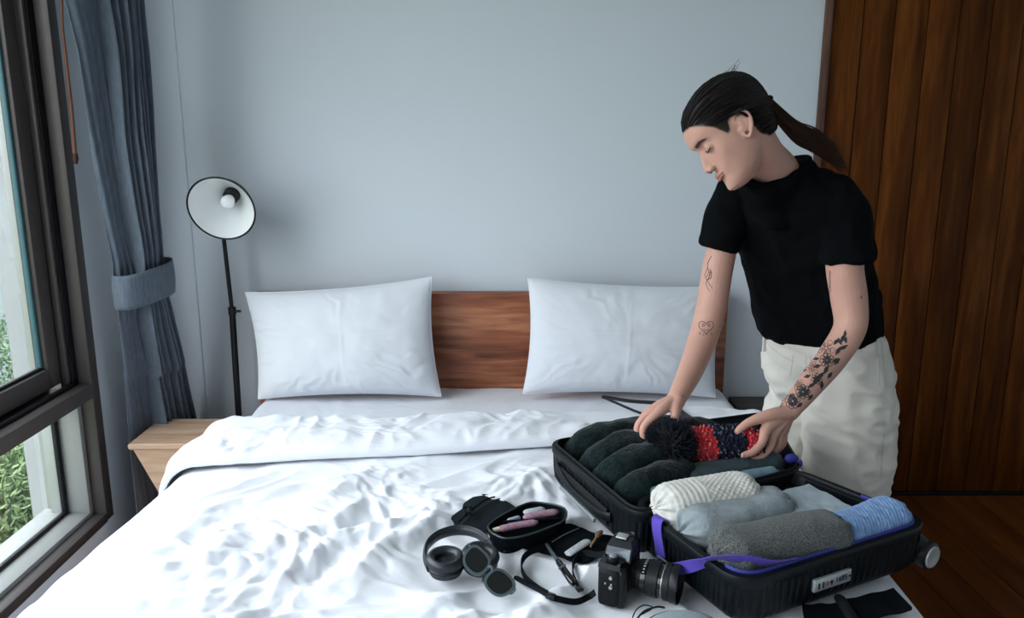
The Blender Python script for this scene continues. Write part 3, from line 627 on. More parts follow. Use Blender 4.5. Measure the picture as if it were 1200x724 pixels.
def p2(u, v, h): return s2.p(u, v, h)
def Z(px, py, z): return atz(px, py, z)
# second shell
roll('rolled_sweater', 'cream cable-knit sweater rolled up beside the suitcase hinge', M_CREAM, Z(768, 596, .660), Z(886, 576, .664), .055, .045, 3, n=220, wr=.003, cable=True, endr=.75)
# denser mesh along the cream roll is kept in its rings
roll('rolled_sweatshirt', 'light grey fleece sweatshirt rolled up in front of the cream knit', M_LGREY, Z(797, 623, .64), Z(922, 592, .645), .056, .042, 5, wr=.005, endr=.8)
roll('rolled_jumper', 'charcoal melange wool jumper rolled up at the near rim of the suitcase', M_CHAR, Z(838, 652, .642), Z(988, 623, .64), .058, .046, 9, wr=.0045, endr=.75)
roll('rolled_shirt', 'light blue ribbed knit rolled up at the wheel end of the suitcase', M_BLUEK, Z(972, 634, .628), Z(1056, 603, .632), .050, .044, 12, wr=.004, endr=.8, ridge=.0006, nr=9)
def folded(name, label, m, q, th, seed, z0=None, wr=.003, r=.02):
    """a folded garment: rounded slab over the four corners q"""
    n = 60; U, V = np.meshgrid(np.linspace(0, 1, n), np.linspace(0, 1, n), indexing='xy'); Q = [np.array(p) for p in q]
    B = ((1-V)[..., None]*((1-U)[..., None]*Q[0]+U[..., None]*Q[1])+V[..., None]*((1-U)[..., None]*Q[3]+U[..., None]*Q[2]))
    e = np.minimum.reduce([U, 1-U, V, 1-V])*min(np.linalg.norm(Q[1]-Q[0]), np.linalg.norm(Q[3]-Q[0])); k = np.sqrt(np.clip(1-(1-np.clip(e/r, 0, 1))**2, 0, 1))
    nz = fbm(np.stack([U*4, V*4, U*0+seed], -1).reshape(-1, 3), seed, 3).reshape(U.shape)
    T = B.copy(); T[..., 2] += -th*(1-k)+wr*nz*k; Bt = B.copy(); Bt[..., 2] -= th
    rows_t = T.reshape(-1, 3).tolist(); rows_b = Bt.reshape(-1, 3).tolist(); f = grid_faces(n, n); fb = [tuple(i+n*n for i in q_[::-1]) for q_ in f]
    br = [j for j in range(n)]+[i*n+n-1 for i in range(1, n)]+[(n-1)*n+j for j in range(n-2, -1, -1)]+[i*n for i in range(n-2, 0, -1)]
    sd = [(br[i], br[(i+1) % len(br)], br[(i+1) % len(br)]+n*n, br[i]+n*n) for i in range(len(br))]
    mb = MB(); mb.add(rows_t+rows_b, f+fb+sd); o = mb.build(name, m); return tag(o, label, 'clothing')
folded('folded_shirt', 'pale grey shirt folded flat in the far corner of the suitcase half', M_FOLD, (Z(868, 582, .655), Z(948, 562, .662), Z(1026, 602, .668), Z(958, 632, .655)), .05, 4)
folded('folded_vest', 'dark garment lying flat under the rolls at the rim', M_LINE, (p2(.06, .06, -.075), p2(.92, .06, -.075), p2(.92, .92, -.075), p2(.06, .92, -.075)), .02, 6)
# first shell: dark green sweaters in three overlapping arched rolls
def arch(label, pts, ra, rb, m, seed, nm='folded_sweater', wr=.004):
    C = catmull(pts, 14); N = len(C)
    o = MB().tube(C, [1.0*math.sqrt(max(.02, 1-(abs(2*i/(N-1)-1))**7)) for i in range(N)], 56, flat=(ra, rb), up=(0, 0, 1)).build(nm, m)
    P = getco(o); Nn = getno(o); h = wr*fbm(P*14, seed, 3)+.0010*perlin(P*190, seed+4)+.0065*rid(perlin(P*[15, 15, 7], seed+9), .05); setco(o, P+Nn*h[:, None]); return tag(o, label, 'clothing')
arch('dark green wool sweater folded nearest the upper left rim', [Z(668, 541, .585), Z(680, 528, .63), Z(708, 515, .652), Z(750, 508, .655), Z(800, 506, .65), Z(840, 508, .60)], .044, .040, M_GREEN, 21)
arch('dark green wool sweater second from the upper left rim', [Z(688, 556, .585), Z(702, 543, .64), Z(728, 529, .662), Z(768, 521, .665), Z(808, 520, .65), Z(840, 520, .60)], .044, .044, M_GREEN, 22)
arch('dark green wool sweater third in the stack below the pom-pom', [Z(708, 572, .585), Z(722, 559, .64), Z(746, 545, .660), Z(780, 537, .66), Z(812, 535, .64), Z(840, 534, .60)], .044, .044, M_GREEN, 23)
arch('dark green wool sweater nearest the suitcase hinge', [Z(730, 588, .585), Z(744, 577, .635), Z(764, 565, .648), Z(792, 556, .645), Z(815, 552, .62)], .036, .036, M_GREEN, 24)
roll('rolled_trousers', 'dark slate jersey trousers rolled under the bobble hat', M_SLATE, Z(790, 566, .628), Z(914, 541, .634), .042, .034, 31, wr=.003, endr=.9)
roll('rolled_shirt', 'steel blue cotton top in a thin roll along the hinge', M_STEEL, Z(762, 582, .642), Z(910, 556, .645), .020, .020, 33, wr=.0015, endr=.7)

# black plastic clothes hanger on the sheet
hg = empty('clothes_hanger', atz(745, 475, .53)); tag(hg, 'black plastic clothes hanger lying on the bed behind the suitcase', 'hanger')
zb_ = .578
tip = atz(706, 465, zb_); nk = atz(783, 473, zb_+.005); rt = atz(850, 512, zb_)
MB().tube(catmull([tip, atz(715, 466, zb_), atz(740, 470, zb_), nk, atz(792, 477, zb_+.005), atz(806, 488, zb_), rt], 6), .0095, 10, flat=(1, .6), up=(0, 0, 1)).build('shoulder_bar', M_BLACK, hg)
MB().tube(catmull([tip, atz(722, 472, zb_-.002), atz(760, 487, zb_-.002), rt], 6), .0042, 10).build('trouser_bar', M_BLACK, hg)

# ---------------------------------------------------------------- things on the duvet
M_HP = mat('matt_navy_black', (.016, .022, .028), .5, spec=.4); M_PAD = mat('ear_cushion', (.014, .019, .024), .38, spec=.5)
M_GLOSS = mat('gloss_black', (.006, .007, .008), .12, spec=.6); M_WEB = mat('black_webbing', (.006, .008, .010), .8, spec=.1, bump=('wave', 700, .3, .0005))
M_CANV = mat('black_canvas', (.004, .006, .008), .9, spec=.08, bump=('noise', 600, .3, .0008)); M_CANV2 = mat('dark_canvas', (.010, .015, .018), .85, spec=.1, bump=('noise', 500, .3, .0008))
ZI = ZD+.012
Z3 = Vector((0, 0, 1))
# headphones
def surf(px, py, dz=0): 
    p = atz(px, py, ZI)
    for _ in range(3): p = atz(px, py, max(ZI-.012, zbed(p.x, p.y))+dz)
    return p
hp = empty('headphones', atz(540, 655, ZI)); tag(hp, 'black over-ear headphones lying on the duvet beside the sunglasses', 'headphones')
zc = ZI+.03
band = [atz(502, 664, zc), atz(498, 652, zc), atz(502, 637, zc), atz(516, 626, zc+.002), atz(536, 621, zc+.004), atz(556, 624, zc+.004), atz(571, 634, zc+.002), atz(578, 648, zc), atz(577, 659, zc)]
MB().tube(catmull(band, 8), .0125, 12, flat=(.38, 1.0), up=(0, 0, 1)).build('headband', M_HP, hp)
MB().tube(catmull([b_+Vector((0, -.004, 0)) for b_ in band[2:7]], 8), .0105, 10, flat=(.4, .9), up=(0, 0, 1)).build('band_padding', M_PAD, hp)
def cup(px, py, tilt):
    c = atz(px, py, zc+.010); M = Matrix.Translation(c) @ Matrix.Rotation(R(tilt[0]), 4, 'X') @ Matrix.Rotation(R(tilt[1]), 4, 'Y') @ Matrix.Diagonal((1.0, .93, 1, 1))
    a = MB().lathe([(0, -.034), (.026, -.034), (.033, -.030), (.037, -.020), (.037, -.014), (.034, -.011)], M, 40).build('ear_cup', M_HP, hp)
    MB().lathe([(.034, -.011), (.0385, -.007), (.040, .001), (.037, .008), (.031, .011), (.024, .009), (.0195, .003), (.019, -.004), (0, -.004)], M, 40).build('ear_cushion', M_PAD, a)
    MB().lathe([(.0375, -.0185), (.0385, -.0165), (.0375, -.0145)], M, 40, cap=False).build('seam_ring', M_GLOSS, a)
    return a
cup(522, 655, (8, 0)); cup(563, 651, (14, 8))
# sunglasses, standing on temple edge, lenses towards the viewer
sg = empty('sunglasses', atz(572, 680, ZI)); tag(sg, 'dark grey sunglasses with black lenses leaning on the headphones', 'sunglasses')
M_FR = mat('smoky_frame', (.055, .075, .085), .3, spec=.6); M_LENS = mat('black_lens', (.004, .005, .006), .06, spec=.8)
la = atz(558, 657, ZI+.064); lb = atz(585, 683, ZI+.034); ex = (lb-la).normalized(); toc = (Vector((0, 0, CAMH))-(la+lb)/2).normalized()
nn_ = (toc*.8+Vector((0, -.1, .5))).normalized(); ez = nn_; ez = (ez-ex*ez.dot(ex)).normalized(); ey = ez.cross(ex).normalized()
def lens_outline(s, k=1.0, g=0):
    pts = []
    for j in range(40):
        q = 2*math.pi*j/40; x = math.cos(q); y = math.sin(q); x_ = .0245*math.copysign(abs(x)**.75, x)*(1+.10*y*1.0); y_ = .0215*math.copysign(abs(y)**.8, y)
        x_ += s*.003*y
        pts.append((x_*k+math.copysign(g, x_), y_*k+math.copysign(g, y_)))
    return pts
fr_ = []
for c, s in ((la, -1), (lb, 1)):
    o_ = lens_outline(s, 1.17); i_ = lens_outline(s, .95); W = lambda p, h: c+ex*p[0]+ey*p[1]+ez*(h-.0+.06*0)
    f = MB(); f.loft([[W(p, -.002) for p in o_], [W(p, .002) for p in o_], [W(p, .0025) for p in i_], [W(p, -.002) for p in i_], [W(p, -.002) for p in o_]], cap=False)
    f.build('lens_frame', M_FR, sg)
    MB().loft([[W(p, -.001) for p in lens_outline(s, .97)], [W(p, .0006) for p in lens_outline(s, .97)]]).build('lens', M_LENS, sg)
mid = (la+lb)/2; MB().tube(catmull([la+ex*.025+ey*.008, mid+ey*.012+ez*.002, lb-ex*.025+ey*.008], 5), .0032, 10).build('bridge', M_FR, sg)
for c, s in ((la, -1), (lb, 1)):
    h_ = c+ex*s*.027+ey*.012; e_ = h_-ez*.035+ex*(-s*.004)-ey*.003; e2 = c-ex*s*.035-ez*.034-ey*.012
    MB().tube(catmull([h_, h_-ez*.008+ex*s*.003, e_, (e_+e2)/2+ey*.004, e2], 5), .0033, 8, flat=(.6, 1.2)).build('temple', M_FR, sg)

# roll-up pouch: left flap, open tray with cosmetics, right flap with mesh pocket
pz = ZI+.004
pou = empty('toiletry_pouch', atz(610, 620, ZI)); tag(pou, 'open black canvas pouch with flaps, pink tubes inside, behind the headphones', 'pouch')
def flap(name, q, th, m, curl=.0, seed=0, par=pou, nd=26, bulge=.006):
    """quilted flat piece over a pixel polygon, outline given as top row and bottom row"""
    top, bot = q; T = catmull([atz(a, b_, pz+h) for a, b_, h in top], 8); Bm = catmull([atz(a, b_, pz+h) for a, b_, h in bot], 8)
    n = min(len(T), len(Bm)); T = [T[int(i*(len(T)-1)/(n-1))] for i in range(n)]; Bm = [Bm[int(i*(len(Bm)-1)/(n-1))] for i in range(n)]
    P = np.array([[T[i].lerp(Bm[i], j/(nd-1)) for i in range(n)] for j in range(nd)])
    v = np.linspace(0, 1, nd)[:, None]; u = np.linspace(0, 1, n)[None]
    P[..., 2] += bulge*np.sin(np.pi*v)*np.sin(np.pi*u)**.5+.0018*perlin(np.stack([P[..., 0]*40, P[..., 1]*40, P[..., 0]*0+seed], -1).reshape(-1, 3), seed).reshape(P.shape[:2])
    top_ = P.reshape(-1, 3); bt = top_-[0, 0, th]; f = grid_faces(n, nd); N_ = n*nd
    br = [j for j in range(n)]+[i*n+n-1 for i in range(1, nd)]+[(nd-1)*n+j for j in range(n-2, -1, -1)]+[i*n for i in range(nd-2, 0, -1)]
    sd = [(br[i], br[(i+1) % len(br)], br[(i+1) % len(br)]+N_, br[i]+N_) for i in range(len(br))]
    mb = MB(); mb.add(top_.tolist()+bt.tolist(), f+[tuple(k+N_ for k in a[::-1]) for a in f]+sd); return mb.build(name, m, par)
lf = flap('left_flap', ([(515, 609, .004), (530, 598, .010), (545, 588, .018), (562, 579, .022), (582, 582, .022), (600, 591, .018), (613, 600, .012)], [(519, 614, .0), (535, 617, .0), (550, 620, .0), (562, 622, .0), (575, 622, .0), (590, 622, .0), (604, 622, .0)]), .004, M_CANV2, seed=3)
def zipline(pts, par, m=M_SILV, r=.0012): MB().tube(catmull([atz(a, b_, pz+h) for a, b_, h in pts], 6), r, 6).build('zip', m, par)
M_ZIP = mat('dark_zip', (.05, .06, .065), .4, .5)
zipline([(541, 614, .012), (556, 600, .021), (572, 589, .026), (586, 584, .026)], lf, M_ZIP, .0014)
zipline([(537, 612, .012), (552, 598, .021), (568, 586, .026), (580, 582, .027)], lf, M_CANV, .002)
rg = MB(); c = atz(547, 599, pz+.026)
for (dx, dy, r_, tx) in ((0, 0, .010, 20), (-.008, .004, .008, -25), (.010, -.004, .009, 40)):
    M = Matrix.Translation(c+Vector((dx, dy, .004))) @ Matrix.Rotation(R(tx), 4, 'X') @ Matrix.Rotation(R(tx*1.3), 4, 'Y')
    rg.tube([M @ Vector((r_*math.cos(q), r_*math.sin(q), 0)) for q in [2*math.pi*k/18 for k in range(19)]], .0017, 6)
rg.build('key_rings', M_BLACKM, lf)
# tray
def tray():
    tp = [(577, 625), (572, 617), (585, 606), (608, 594), (624, 589), (645, 591), (660, 595), (664, 602), (660, 611), (640, 620), (615, 628), (592, 631)]
    bt = [(580, 634), (576, 629), (588, 618), (610, 606), (625, 602), (645, 603), (659, 606), (663, 612), (660, 622), (642, 632), (617, 639), (594, 641)]
    def ringp(l, z, k=1.0):
        P = [atz(a, b_, z) for a, b_ in l]; c = sum(P, Vector())/len(P); P = [c+(p-c)*k for p in P]; return catmull(P+[P[0]], 5)[:-1]
    zt_, zb = pz+.038, pz-.004
    # walls stand up from the footprint
    a = ringp(tp, zt_, 1.0); foot = [Vector((p.x, p.y, zb)) for p in ringp(tp, zt_, .93)]
    mb = MB().loft([foot, [p.lerp(f, .5)+(p-f)*.04 for p, f in zip(a, foot)], a, [p+Vector((0, 0, .001)) for p in ringp(tp, zt_, .965)], ringp(tp, zt_-.006, .93), [Vector((p.x, p.y, pz+.010)) for p in ringp(tp, zt_, .88)]])
    o = mb.build('tray', M_CANV, pou); MB().tube([p+Vector((0, 0, .001)) for p in a]+[a[0]], .0022, 6, cap=False).build('zip', M_ZIP, o)
    return o
tr = tray()
M_NET = mat('pink_net', (.28, .13, .19), .6, noise=(320, 2, 1, 1, 1), col2=(.42, .28, .34), bump=('voronoi', 500, .6, .001)); M_NETG = mat('grey_net', (.30, .33, .35), .6, noise=(320, 2, 1, 1, 1), col2=(.5, .53, .55), bump=('voronoi', 500, .6, .001))
M_CREAMP = mat('cream_cap', (.65, .62, .45), .5)
tz = pz+.030
for n_, a, b_, r_, m in (('makeup_tube', (586, 620), (627, 612), .010, M_NET), ('makeup_tube', (617, 606), (651, 600), .011, M_NET)):
    o = MB().tube(catmull([atz(*a, tz), atz((a[0]+b_[0])/2, (a[1]+b_[1])/2-.5, tz), atz(*b_, tz)], 6), [r_*.8]+[r_]*11+[r_*.8], 14, flat=(1, .7), round_ends=True).build(n_, m)
    tag(o, 'long pinkish mesh-wrapped tube in the pouch, ' + ('nearer the headphones, with cream tip' if a[0] < 600 else 'at the far inner side'), 'cosmetic tube')
    if a[0] < 600: MB().tube([atz(577.5, 621.5, tz), atz(585, 620, tz)], [.005, .006], 12).build('cap', M_CREAMP, o)
o = MB().tube([atz(618, 600, tz+.003), atz(634, 597, tz+.003)], .010, 14, flat=(1, .6), round_ends=True).build('compact', M_NETG); tag(o, 'pale grey oval net-covered compact in the open pouch', 'compact')
o = MB().tube([atz(597, 610, tz), atz(607, 607, tz)], .006, 14, round_ends=True).build('lipstick', mat('lilac', (.35, .38, .5), .35)); tag(o, 'small lilac cylinder beside the tubes in the pouch', 'lipstick')
MB().tube([atz(590, 611, tz+.004), atz(655, 607, tz+.004)], .0028, 8).build('divider', M_CANV, tr)
# right flap
rf = flap('right_flap', ([(612, 630, .004), (634, 621, .010), (664, 613, .012), (684, 619, .010), (700, 625, .008), (716, 627, .004), (727, 632, .002)], [(612, 641, .0), (634, 646, .0), (655, 650, .0), (668, 655, .0), (686, 658, .0), (702, 650, .0), (724, 638, .0)]), .005, M_CANV, seed=8, bulge=.005)
zipline([(647, 635, .013), (660, 627, .016), (678, 619, .017)], rf, M_SILV, .0011)
MB().tube(catmull([atz(664, 650, pz+.010), atz(676, 642, pz+.014), atz(690, 633, pz+.013)], 6), [.004]+[.0105]*10+[.006], 12, flat=(1, .35), up=(0, 0, 1)).build('mesh_pocket', M_NETG, rf)
br_ = empty('makeup_brush', atz(700, 628, pz)); tag(br_, 'small tan wooden makeup brush on the right flap of the pouch', 'brush')
MB().tube([atz(692, 640, pz+.014), atz(700, 628, pz+.016)], [.0022, .0028], 8).build('handle', mat('tan_wood', (.30, .18, .11), .5), br_)
MB().tube([atz(699, 629, pz+.018), atz(702, 625, pz+.018), atz(705, 622, pz+.018)], [.004, .0085, .004], 12, flat=(1, .6)).build('bristles', mat('bristle', (.16, .09, .06), .8), br_)
# tassel under the tray
ts = MB()
for k in range(14): p = atz(590+random.uniform(-5, 8), 641+random.uniform(-4, 5), pz+random.uniform(.0, .010)); q_ = p+Vector((random.uniform(-.012, .012), random.uniform(-.01, .006), random.uniform(-.006, .004))); ts.tube([p, p.lerp(q_, .5)+Vector((0, 0, .002)), q_], .0018, 6)
t = ts.build('cord_tangle', M_BLACKM); t.name = 'key_bunch'; tag(t, 'small bunch of black clips between the headphones and the pouch', 'clip')

# camera
cm = empty('camera_body', atz(735, 705, ZI)); cm.name = 'film_camera'; tag(cm, 'black SLR camera with ribbed zoom lens, lying in front of the suitcase', 'camera')
ld = Vector((.90, -.43, -.02)).normalized(); wd_ = Vector((.43, .90, 0)).normalized(); uz = Z3
bo = atz(700, 706, ZI)+wd_*.066+ld*.022+uz*.046      # body centre
Mb = Matrix((wd_, ld, uz)).transposed()
Bp = lambda a, b_, c: bo+wd_*a+ld*b_+uz*c
body = MB()
def prof_ring(a, hs, dz=0):  # section across the body at a
    pts = [(-.022, -.044), (.018, -.044), (.024, -.038), (.024, .026), (.018, .034), (-.018, .034), (-.024, .028), (-.024, -.038)]
    return [Bp(a, y*hs, z*(1 if z < 0 else hs)) for y, z in pts]
body.loft([prof_ring(-.070, .62), prof_ring(-.067, .85), prof_ring(-.058, 1), prof_ring(.058, 1), prof_ring(.067, .85), prof_ring(.070, .62)]).build('body', mat('camera_leather', (.005, .006, .007), .5, spec=.2, bump=('voronoi', 900, .5, .0008)), cm)
MB().loft([[Bp(a, b_, c) for a, b_, c in ((-.066, -.023, .030), (.066, -.023, .030), (.066, .023, .030), (-.066, .023, .030))], [Bp(a, b_, c) for a, b_, c in ((-.064, -.022, .040), (.064, -.022, .040), (.064, .020, .040), (-.064, .020, .040))]]).build('top_plate', M_GLOSS, cm)
# prism
pr = MB().loft([[Bp(a, b_, c) for a, b_, c in ((-.026, -.024, .038), (.026, -.024, .038), (.030, .030, .030), (-.030, .030, .030))], [Bp(a, b_, c) for a, b_, c in ((-.022, -.020, .056), (.022, -.020, .056), (.018, .030, .056), (-.018, .030, .056))], [Bp(a, b_, c) for a, b_, c in ((-.014, -.014, .066), (.014, -.014, .066), (.010, .024, .066), (-.010, .024, .066))]])
pr.build('prism', M_BLACK, cm, False)
MB().loft([[Bp(-.0275, -.020, .040), Bp(-.0300, .028, .034), Bp(-.0205, .028, .0555), Bp(-.0235, -.018, .0555)], [Bp(-.0290, -.020, .0405), Bp(-.0315, .028, .0345), Bp(-.0220, .028, .056), Bp(-.0250, -.018, .056)]]).build('prism_side', mat('pewter', (.13, .15, .17), .4, .5), cm, False)
MB().box(Bp(0, .004, .069), (.020, .022, .004), Mb, .001).build('hot_shoe', M_SILV, cm)
def knob(a, b_, c, r_, h, m, n=24, name='dial'):
    M = Matrix.Translation(Bp(a, b_, c)); pr_ = [(0, 0), (r_, 0), (r_, h*.8), (r_*.9, h), (0, h)]
    g = MB(); g.lathe(pr_, M, n)
    for k in range(n): q = 2*math.pi*k/n; g.box(Bp(a, b_, c)+Vector((math.cos(q)*r_, math.sin(q)*r_, h*.4)), (.0012, .0012, h*.7), Matrix.Rotation(q, 3, 'Z'))
    return g.build(name, m, cm)
knob(-.046, 0, .040, .0115, .008, M_BLACKM); knob(-.046, 0, .048, .007, .003, M_SILV, 12, 'dial_cap'); knob(.044, 0, .040, .012, .012, M_BLACKM); knob(.062, .004, .040, .006, .006, M_SILV, 12, 'release'); knob(.030, .016, .040, .008, .006, M_BLACKM, 16)
for a, c in ((-.0715, .018), (-.0715, -.002)):
    MB().tube([Bp(a, .006, c), Bp(a-.004, .006, c)], .0035, 10).build('lug', M_SILV, cm)
MB().tube([Bp(-.054, .020, -.040), Bp(-.054, .022, .022)], [.012, .012], 14, round_ends=True).build('grip', M_BLACKM, cm)
for k in range(5): MB().box(Bp(-.070, -.012+.006*k, .006-.004*(k % 2)), (.002, .003, .004), Mb, .0005).build('button', M_SILV if k % 2 else M_BLACK, cm)
# lens
L0 = Bp(.004, .024, -.006); ML = ld.to_track_quat('Z', 'Y').to_matrix().to_4x4(); ML.translation = L0
def LZ(pr_, m, name, n=48, cap=False): return MB().lathe(pr_, ML, n, cap).build(name, m, cm)
LZ([(.0, -.002), (.032, -.002), (.032, .004), (.029, .006), (.029, .016), (.031, .017), (.031, .024)], M_BLACKM, 'lens_mount')
def ribbed(z0, z1, r, name, nr=56, rows=4):
    g = MB(); g.lathe([(r-.002, z0), (r, z0), (r, z1), (r-.002, z1)], ML, 64, False)
    for j in range(rows):
        za_, zb2 = z0+(z1-z0)*(j+.12)/rows, z0+(z1-z0)*(j+.86)/rows
        for k in range(nr):
            q = 2*math.pi*(k+.5*(j % 2))/nr; c = ML @ Vector((r*math.cos(q), r*math.sin(q), (za_+zb2)/2)); Mr = ML.to_3x3() @ Matrix.Rotation(q, 3, 'Z')
            g.box(c, (.0016, .0024, zb2-za_), Mr)
    return g.build(name, mat(name, (.016, .018, .020), .4), cm)
LZ([(.031, .024), (.033, .025), (.033, .034), (.031, .035)], M_GLOSS, 'scale_ring')
rr_l = ribbed(.036, .058, .0345, 'zoom_ring')
LZ([(.033, .059), (.0345, .060), (.0345, .066), (.0335, .067)], M_GLOSS, 'front_barrel'); LZ([(.0345, .066), (.0352, .0665), (.0352, .0675), (.0345, .068)], M_SILV, 'silver_ring')
ribbed(.069, .080, .0355, 'focus_ring', 56, 1)
LZ([(.036, .081), (.0375, .083), (.0385, .094), (.0385, .097), (.0365, .097), (.034, .090), (.030, .086)], M_BLACKM, 'filter_ring')
LZ([(.0305, .086), (.028, .088), (.022, .0905), (.012, .0925), (.0, .093)], mat('front_element', (.01, .012, .02), .04, spec=1), 'front_element', 40)
g = MB()
for k in range(10):
    q = R(40+k*11); c = ML @ Vector((.0335*math.cos(q), .0335*math.sin(q), .0295)); g.box(c, (.0006, .002, .0035), ML.to_3x3() @ Matrix.Rotation(q, 3, 'Z'))
g.build('scale_marks', mat('white_marks', (.6, .62, .62), .5), cm)
# straps of the camera
W3 = [Vector((.3, .2, 1)).normalized()]
def strap(pts, w, label_par, hs=.008, name='strap_band', wd=None, th=.0022):
    P = [surf(a, b_, (h if h is not None else hs)) for a, b_, h in pts]
    o = ribbon(P, wd if wd else [Vector((0, .45, .9))]*len(P), w, th, 7).build(name, M_WEB, label_par); return o
cs = empty('camera_strap', atz(640, 680, ZI)); tag(cs, 'black camera strap looped over the duvet between pouch and camera', 'strap')
MB().tube([surf(605, 677, .012), surf(618, 684, .012), surf(643, 697, .011)], .0062, 12, flat=(1, .7), round_ends=True).build('shoulder_pad', M_WEB, cs)
strap([(640, 697, .010), (655, 702, .009), (675, 705, .010), (690, 699, .016), (697, 694, .03)], .012, cs)
strap([(641, 642, .012), (625, 645, .011), (614, 653, .010), (611, 665, .010), (617, 678, .010), (630, 689, .010), (642, 696, .010)], .013, cs)
strap([(717, 648, .03), (700, 650, .022), (685, 648, .018), (675, 654, .014), (671, 665, .012), (673, 678, .011), (679, 691, .010)], .013, cs)
MB().box(surf(646, 698, .012), (.016, .012, .008), Matrix.Rotation(R(-30), 3, 'Z'), .002).build('slider', M_GLOSS, cs); MB().box(surf(679, 690, .013), (.013, .014, .006), Matrix.Rotation(R(-70), 3, 'Z'), .002).build('slider', M_GLOSS, cs)
pn = empty('stylus_pen', atz(655, 660, ZI)); pn.name = 'pen'; tag(pn, 'dark grey pen lying across the camera strap loop', 'pen')
a, b_ = surf(640, 637, .022), surf(672, 684, .012); MB().tube([a, a.lerp(b_, .04), a.lerp(b_, .45)], [.0022, .004, .0045], 12).build('barrel', mat('gunmetal', (.09, .12, .13), .3, .5), pn)
MB().tube([a.lerp(b_, .45), a.lerp(b_, .5), a.lerp(b_, .95), b_], [.0048, .007, .0075, .004], 12).build('grip', M_GLOSS, pn); MB().box(a.lerp(b_, .68)+Vector((-.004, 0, .007)), (.006, .022, .003), Matrix.Rotation(R(-35), 3, 'Z'), .001).build('slide_button', M_FR, pn)
# pouch end at the lower frame edge
lcp = empty('lens_pouch', atz(795, 730, ZI)); tag(lcp, 'pale teal drawstring pouch with black piping in front of the camera', 'pouch')
M_TEAL = mat('pale_teal_cloth', (.20, .27, .29), .8, sheen=.2, noise=(150, 2, 1, 6, 1), col2=(.28, .35, .37), bump=('noise', 250, .4, .001))
c = atz(800, 738, ZI+.012); Mc = Matrix.Rotation(R(12), 3, 'Z'); MB().ell(c, (.070, .055, .018), Mc, 40).build('bag', M_TEAL, lcp)
MB().tube([c+Mc @ Vector((.0705*math.cos(q), .0555*math.sin(q), .002)) for q in [2*math.pi*k/48 for k in range(49)]], .0018, 6, cap=False).build('piping', M_BLACK, lcp)
MB().tube(catmull([atz(741, 724, ZI+.01), atz(746, 714, ZI+.02), atz(755, 709, ZI+.022), atz(765, 712, ZI+.02), atz(752, 720, ZI+.015)], 6), .0013, 6).build('cord', M_BLACK, lcp)
MB().tube(catmull([atz(745, 727, ZI+.01), atz(755, 716, ZI+.02), atz(770, 711, ZI+.022), atz(779, 712, ZI+.02)], 6), .0020, 6).build('cord', M_BLACK, lcp)
# folded black luggage belt, bottom right
lb_ = empty('luggage_belt', atz(1000, 710, ZI)); tag(lb_, 'folded black luggage belt with slider on the duvet by the suitcase', 'belt')
zz = ZI+.006
def slab(q, th, m, name, par, seed=0, hs=(0, 0, 0, 0)):
    P = [atz(a, b_, zz+h) for (a, b_), h in zip(q, hs)]; n = 14
    top = [[P[0].lerp(P[1], i/n).lerp(P[3].lerp(P[2], i/n), j/4)+Vector((0, 0, .0012*math.sin(i*.9+seed))) for i in range(n+1)] for j in range(5)]
    mb = MB(); pts = [p for r_ in top for p in r_]; f = grid_faces(n+1, 5); N_ = len(pts); pb2 = [p-Vector((0, 0, th)) for p in pts]
    br = [j for j in range(n+1)]+[i*(n+1)+n for i in range(1, 5)]+[4*(n+1)+j for j in range(n-1, -1, -1)]+[i*(n+1) for i in range(3, 0, -1)]
    mb.add(pts+pb2, f+[tuple(k+N_ for k in a[::-1]) for a in f]+[(br[i], br[(i+1) % len(br)], br[(i+1) % len(br)]+N_, br[i]+N_) for i in range(len(br))]); return mb.build(name, m, par)
slab([(986, 703), (1047, 689), (1069, 712), (1008, 726)], .006, M_CANV, 'belt_fold', lb_, 1, (.012, .006, .006, .012)); slab([(940, 708), (985, 706), (1000, 730), (944, 734)], .006, M_CANV, 'belt_fold', lb_, 2, (.004, .012, .012, .004))
MB().tube([atz(984, 701, zz+.018), atz(1000, 726, zz+.018), atz(1006, 736, zz+.018)], .011, 12, flat=(1, .6), up=(0, 0, 1), round_ends=True).build('slider', M_BLACK, lb_)

# ---------------------------------------------------------------- person
def W(px, py, y): return aty(px, py, y)
M_SKIN = mat('skin', (.5, .3, .22), .5, spec=.35, sss=.12, attr='tint'); M_TEE = mat('black_cotton', (.0028, .0034, .0042), .9, spec=.06, sheen=.0, bump=('noise', 500, .15, .0006))
M_PANTS = mat('off_white_denim', (.66, .63, .57), .85, spec=.15, sheen=.1, bump=('noise', 420, .2, .0007)); M_HAIR = mat('dark_hair', (.007, .005, .0045), .42, spec=.3); M_HAIR2 = mat('brown_hair', (.035, .016, .009), .45, spec=.3)
lv = Vector((.77, -.64, 0)); fv = Vector((-.64, -.77, 0))     # her left, her front
SH_R, SH_L = W(868, 235, 2.17), W(984, 240, 2.03)
